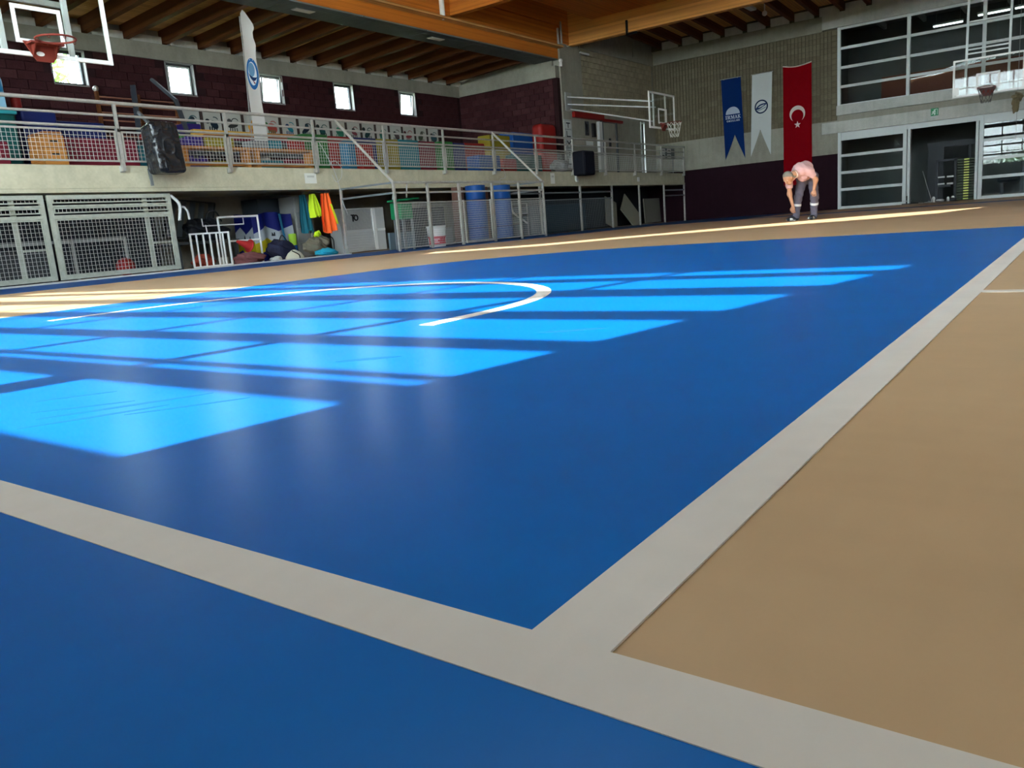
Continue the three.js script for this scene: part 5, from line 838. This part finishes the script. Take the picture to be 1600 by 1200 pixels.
{
  // local axes: x to the picture's right, y up, z towards the camera
  const man = thing('person', 'man in a pink shirt and grey work trousers bending down to his foot', 'person', [17.2, 0, -4.93]);
  man.rotation.y = Math.atan2(-0.962, 0.274);
  const skinM = mat(L(0.5, 0.26, 0.16), 0.55), shirtM = mat(L(0.68, 0.42, 0.42), 0.8, { map: T.cloth }), trouM = mat(L(0.16, 0.15, 0.2), 0.85, { map: T.cloth }), hairM = mat(L(0.22, 0.2, 0.17), 0.8), bandM = mat(L(0.75, 0.75, 0.76), 0.4), shoeM = mat(L(0.03, 0.03, 0.035), 0.6);
  const J = { pel: [0.12, 0.9, -0.2], mid: [0.08, 1.04, 0.0], chest: [-0.03, 1.02, 0.2], neck: [-0.13, 0.94, 0.34], head: [-0.25, 0.86, 0.42], rs: [-0.24, 0.86, 0.24], ls: [0.15, 0.98, 0.2], re: [-0.23, 0.55, 0.28], rw: [-0.17, 0.31, 0.28], le: [0.27, 0.79, 0.16], lw: [0.235, 0.6, 0.13], rh: [0.02, 0.85, -0.2], lh: [0.21, 0.86, -0.2], rk: [-0.07, 0.45, -0.05], lk: [0.25, 0.46, -0.02], ra: [-0.11, 0.09, -0.1], la: [0.23, 0.09, -0.16] };
  const k = 0.05;
  const bodyF = smin([cap(J.pel, J.mid, 0.12, 0.11), cap(J.mid, J.chest, 0.12, 0.12), cap(J.chest, J.neck, 0.09, 0.055), cap(J.neck, [-0.2, 0.9, 0.39], 0.055, 0.055), cap(J.rs, J.re, 0.05, 0.042), cap(J.re, J.rw, 0.042, 0.029), cap(J.ls, J.le, 0.05, 0.042), cap(J.le, J.lw, 0.042, 0.029), cap(J.chest, J.rs, 0.08, 0.055), cap(J.chest, J.ls, 0.08, 0.055), cap(J.rh, J.rk, 0.075, 0.05), cap(J.rk, J.ra, 0.05, 0.035), cap(J.lh, J.lk, 0.075, 0.05), cap(J.lk, J.la, 0.05, 0.035), cap(J.rh, J.lh, 0.09, 0.09)], k);
  const body = fieldMesh(bodyF, V(-0.36, 0.02, -0.36), V(0.4, 1.2, 0.5), 0.013);
  // head, face down and towards the picture's left
  const fwd = V(-0.45, -0.62, 0.64).normalize(), H = V(...J.head), upv = V(-0.35, 0.55, 0.3).addScaledVector(fwd, -V(-0.35, 0.55, 0.3).dot(fwd)).normalize(), side = new THREE.Vector3().crossVectors(upv, fwd).normalize();
  const at = (s, u, f) => { const v = H.clone().addScaledVector(side, s).addScaledVector(upv, u).addScaledVector(fwd, f); return [v.x, v.y, v.z]; };
  const headF = smin([cap(at(0, 0.035, -0.02), at(0, 0.02, 0.01), 0.095, 0.085), cap(at(0, -0.03, 0.02), at(0, -0.075, 0.045), 0.068, 0.045), cap(at(0, 0.01, 0.095), at(0, -0.025, 0.118), 0.012, 0.018), cap(at(-0.03, 0.02, 0.08), at(0.03, 0.02, 0.08), 0.02, 0.02), cap(at(-0.02, -0.06, 0.075), at(0.02, -0.06, 0.075), 0.016, 0.016), ell(at(0.088, 0.0, -0.01), [0.016, 0.032, 0.024]), ell(at(-0.088, 0.0, -0.01), [0.016, 0.032, 0.024]), cap(at(0, -0.05, -0.03), J.neck, 0.055, 0.055)], 0.022);
  const head = fieldMesh(headF, V(-0.42, 0.68, 0.26), V(-0.08, 1.02, 0.6), 0.006);
  // hands: palm and five separate fingers
  const hand = (w, dir, across, thumbSide, curl) => {
    const d = V(...dir).normalize(), a = V(...across).addScaledVector(d, -V(...across).dot(d)).normalize(), n = new THREE.Vector3().crossVectors(a, d).normalize(), W = V(...w), q = (s, l, o) => { const v = W.clone().addScaledVector(a, s).addScaledVector(d, l).addScaledVector(n, o); return [v.x, v.y, v.z]; };
    const fs = [cap(w, q(0, 0.03, 0), 0.029, 0.03), cap(q(-0.022, 0.04, 0), q(-0.026, 0.08, 0), 0.019, 0.017), cap(q(0.022, 0.04, 0), q(0.026, 0.08, 0), 0.019, 0.017), cap(q(0, 0.04, 0), q(0, 0.085, 0), 0.02, 0.018)], palm = smin(fs, 0.015), fingers = [];
    [[-0.031, 0.052], [-0.0105, 0.066], [0.0105, 0.07], [0.031, 0.06]].forEach(([s, l], i) => { const b0 = q(s, 0.082, 0), b1 = q(s * 1.15, 0.082 + l * 0.5, 0.012 * curl), b2 = q(s * 1.15, 0.082 + l * 0.8, 0.035 * curl), b3 = q(s * 1.1, 0.082 + l * 0.92, 0.055 * curl); fingers.push(smin([cap(b0, b1, 0.0105, 0.0095), cap(b1, b2, 0.0095, 0.009), cap(b2, b3, 0.009, 0.008)], 0.004)); });
    const t = thumbSide, th = smin([cap(q(t * 0.025, 0.03, 0), q(t * 0.052, 0.06, 0.015 * curl), 0.014, 0.012), cap(q(t * 0.052, 0.06, 0.015 * curl), q(t * 0.055, 0.095, 0.03 * curl), 0.011, 0.009)], 0.006);
    const f = (p) => Math.min(smin([palm, th], 0.008)(p), smin([palm, fingers[0]], 0.004)(p), smin([palm, fingers[1]], 0.004)(p), smin([palm, fingers[2]], 0.004)(p), smin([palm, fingers[3]], 0.004)(p));
    const c = q(0, 0.07, 0.015), r = 0.12; return fieldMesh(f, V(c[0] - r, c[1] - r, c[2] - r), V(c[0] + r, c[1] + r, c[2] + r), 0.0045);
  };
  const hr = hand(J.rw, [0.02, -1, 0.1], [1, 0, 0.3], -1, 0.8), hl = hand(J.lw, [0.05, -0.95, 0.2], [1, 0.1, 0], -1, -0.5);
  mesh('body', [body, head, hr, hl], skinM, man);
  const off = (f, d) => (p) => f(p) - d;
  const shirtF = off(smin([cap([0.12, 0.93, -0.2], J.mid, 0.135, 0.125), cap(J.mid, J.chest, 0.13, 0.125), cap(J.chest, [-0.1, 0.95, 0.3], 0.1, 0.065), cap(J.chest, J.rs, 0.09, 0.065), cap(J.chest, J.ls, 0.09, 0.065), cap(J.rs, [-0.235, 0.71, 0.26], 0.066, 0.062), cap(J.ls, [0.21, 0.89, 0.18], 0.066, 0.06), cap([0.08, 0.9, -0.05], [0.02, 0.86, 0.12], 0.09, 0.08)], 0.06), 0.008);
  const wr = (f, a, s) => (p) => f(p) + a * Math.sin(p.x * s + p.y * s * 1.3) * Math.sin(p.z * s * 0.9 + p.y * s * 0.6);
  mesh('shirt', fieldMesh(wr(shirtF, 0.006, 38), V(-0.36, 0.6, -0.4), V(0.36, 1.24, 0.44), 0.012), shirtM, man);
  mesh('collar', new THREE.TorusGeometry(0.068, 0.016, 10, 28).lookAt(V(-0.5, -0.25, 0.35)).translate(-0.12, 0.935, 0.325), mat(L(0.72, 0.6, 0.55), 0.8), man);
  const trouF = smin([cap(J.rh, J.rk, 0.105, 0.078), cap(J.rk, [-0.115, 0.07, -0.1], 0.076, 0.068), cap(J.lh, J.lk, 0.105, 0.08), cap(J.lk, [0.235, 0.07, -0.16], 0.076, 0.07), cap(J.rh, J.lh, 0.12, 0.12), cap([0.1, 0.9, -0.22], [0.13, 0.9, -0.2], 0.13, 0.13)], 0.04);
  const tr = mesh('trousers', fieldMesh(wr(trouF, 0.007, 34), V(-0.26, 0.02, -0.42), V(0.42, 1.06, 0.16), 0.012), trouM, man);
  for (const [a, b, r] of [[J.rk, [-0.115, 0.07, -0.1], 0.08], [J.lk, [0.235, 0.07, -0.16], 0.082]]) { const A = V(...a), B = V(...b), m0 = A.clone().lerp(B, 0.28), m1 = A.clone().lerp(B, 0.4); mesh('reflective_band', between(new THREE.CylinderGeometry(r, r, 1, 24, 1, true), m0, m1), bandM, tr); }
  const shoe = (a, t) => smin([cap([a[0], 0.05, a[2]], [a[0] + t[0] * 0.2, 0.04, a[2] + t[1] * 0.2], 0.05, 0.04), cap([a[0], 0.09, a[2]], [a[0], 0.05, a[2]], 0.048, 0.05)], 0.03);
  for (const [a, t] of [[J.ra, [-0.75, 0.6]], [J.la, [-0.25, 0.95]]]) { const f = shoe(a, t), g = (p) => Math.max(f(p), 0.004 - p.y); const s = mesh('shoe', fieldMesh(g, V(a[0] - 0.26, -0.01, a[2] - 0.1), V(a[0] + 0.1, 0.16, a[2] + 0.26), 0.008), shoeM, man); mesh('sole', [between(new THREE.CylinderGeometry(0.048, 0.05, 1, 20), V(a[0] + t[0] * 0.08, 0, a[2] + t[1] * 0.08), V(a[0] + t[0] * 0.08, 0.02, a[2] + t[1] * 0.08)), blob(0.07, 0.035, 0.05, a[0] + t[0] * 0.17, 0.036, a[2] + t[1] * 0.17, 0.05, 2, 3, 0.9)], M.white, s); }
  const hairF = (p) => { const f = headF(p) - 0.008, v = p.clone().sub(H); const u = v.dot(upv), w = v.dot(fwd); return Math.max(f, -(u * 0.75 - w * 0.85 - 0.012), -(u + 0.075)); };
  mesh('hair', fieldMesh(hairF, V(-0.42, 0.68, 0.24), V(-0.06, 1.04, 0.6), 0.007), hairM, man);
  for (const s of [-0.033, 0.033]) { const e = mesh('eye', new THREE.SphereGeometry(0.012, 12, 8).translate(...at(s, 0.004, 0.088)), M.white, man); mesh('iris', new THREE.SphereGeometry(0.006, 10, 8).translate(...at(s, 0.004, 0.097)), M.black, e); }
}
// ------------------------------------------------------------------ outdoors, seen through windows and in reflections
{
  struct('outdoor_ground', [box(-60, XR - 0.3, -0.6, -0.1, -60, 40), box(XR - 0.3, 60, -0.6, -0.25, -60, -20.2)], M.grass, 'ground outside the hall');
  const leafG = new THREE.BufferGeometry(); leafG.setAttribute('position', new THREE.Float32BufferAttribute([0, 0, 0, 0.35, 0.1, 0.06, 1, 0, 0, 0.35, -0.1, 0.06, 0, 0, 0, 1, 0, 0], 3)); leafG.setAttribute('uv', new THREE.Float32BufferAttribute(new Float32Array(12), 2)); leafG.setIndex([0, 1, 2, 0, 2, 3]); leafG.computeVertexNormals();
  function tree(x, z, h, r, n, label, low = 0.35, leaf = 0.35) {
    const t = thing('tree', label, 'tree', [x, -0.2, z]);
    const br = [rod(V(0, 0, 0), V(0.05, h * 0.6, 0), h * 0.025, 8)]; const tips = [];
    for (let i = 0; i < 14; i++) { const a = i * 2.4, y = h * (low + 0.5 * (i / 14)), e = V(r * 0.7 * Math.cos(a), y + h * 0.18, r * 0.7 * Math.sin(a)); br.push(rod(V(0.02, y, 0), e, h * 0.008, 5)); tips.push(e); }
    mesh('trunk', br, M.bark, t);
    const im = new THREE.InstancedMesh(leafG, M.leaf, n); im.name = 'foliage'; im.castShadow = im.receiveShadow = true; stuff(im);
    const o = new THREE.Object3D();
    for (let i = 0; i < n; i++) { const e = tips[Math.floor(rnd() * tips.length)], q = r * 0.5; o.position.set(e.x + (rnd() + rnd() - 1) * q, e.y + (rnd() + rnd() - 1) * q * 0.9, e.z + (rnd() + rnd() - 1) * q); o.rotation.set(rnd() * 6.3, rnd() * 6.3, rnd() * 6.3); o.scale.setScalar(leaf * (0.6 + 0.8 * rnd())); o.updateMatrix(); im.setMatrixAt(i, o.matrix); }
    t.add(im);
  }
  tree(10.4, -23.4, 5.6, 1.5, 900, 'green tree outside the leftmost small window', 0.5, 0.42);
  tree(-16, -5, 3.4, 2.2, 1500, 'bushy tree outside the window band, nearest the camera axis', 0.15);
  tree(-17, -9, 3.0, 2.2, 1500, 'bushy tree outside the window band, left one', 0.15);
  tree(-15, -1.5, 3.2, 2.0, 1500, 'bushy tree outside the window band, right one', 0.15);
}
renderer.render(scene, camera);
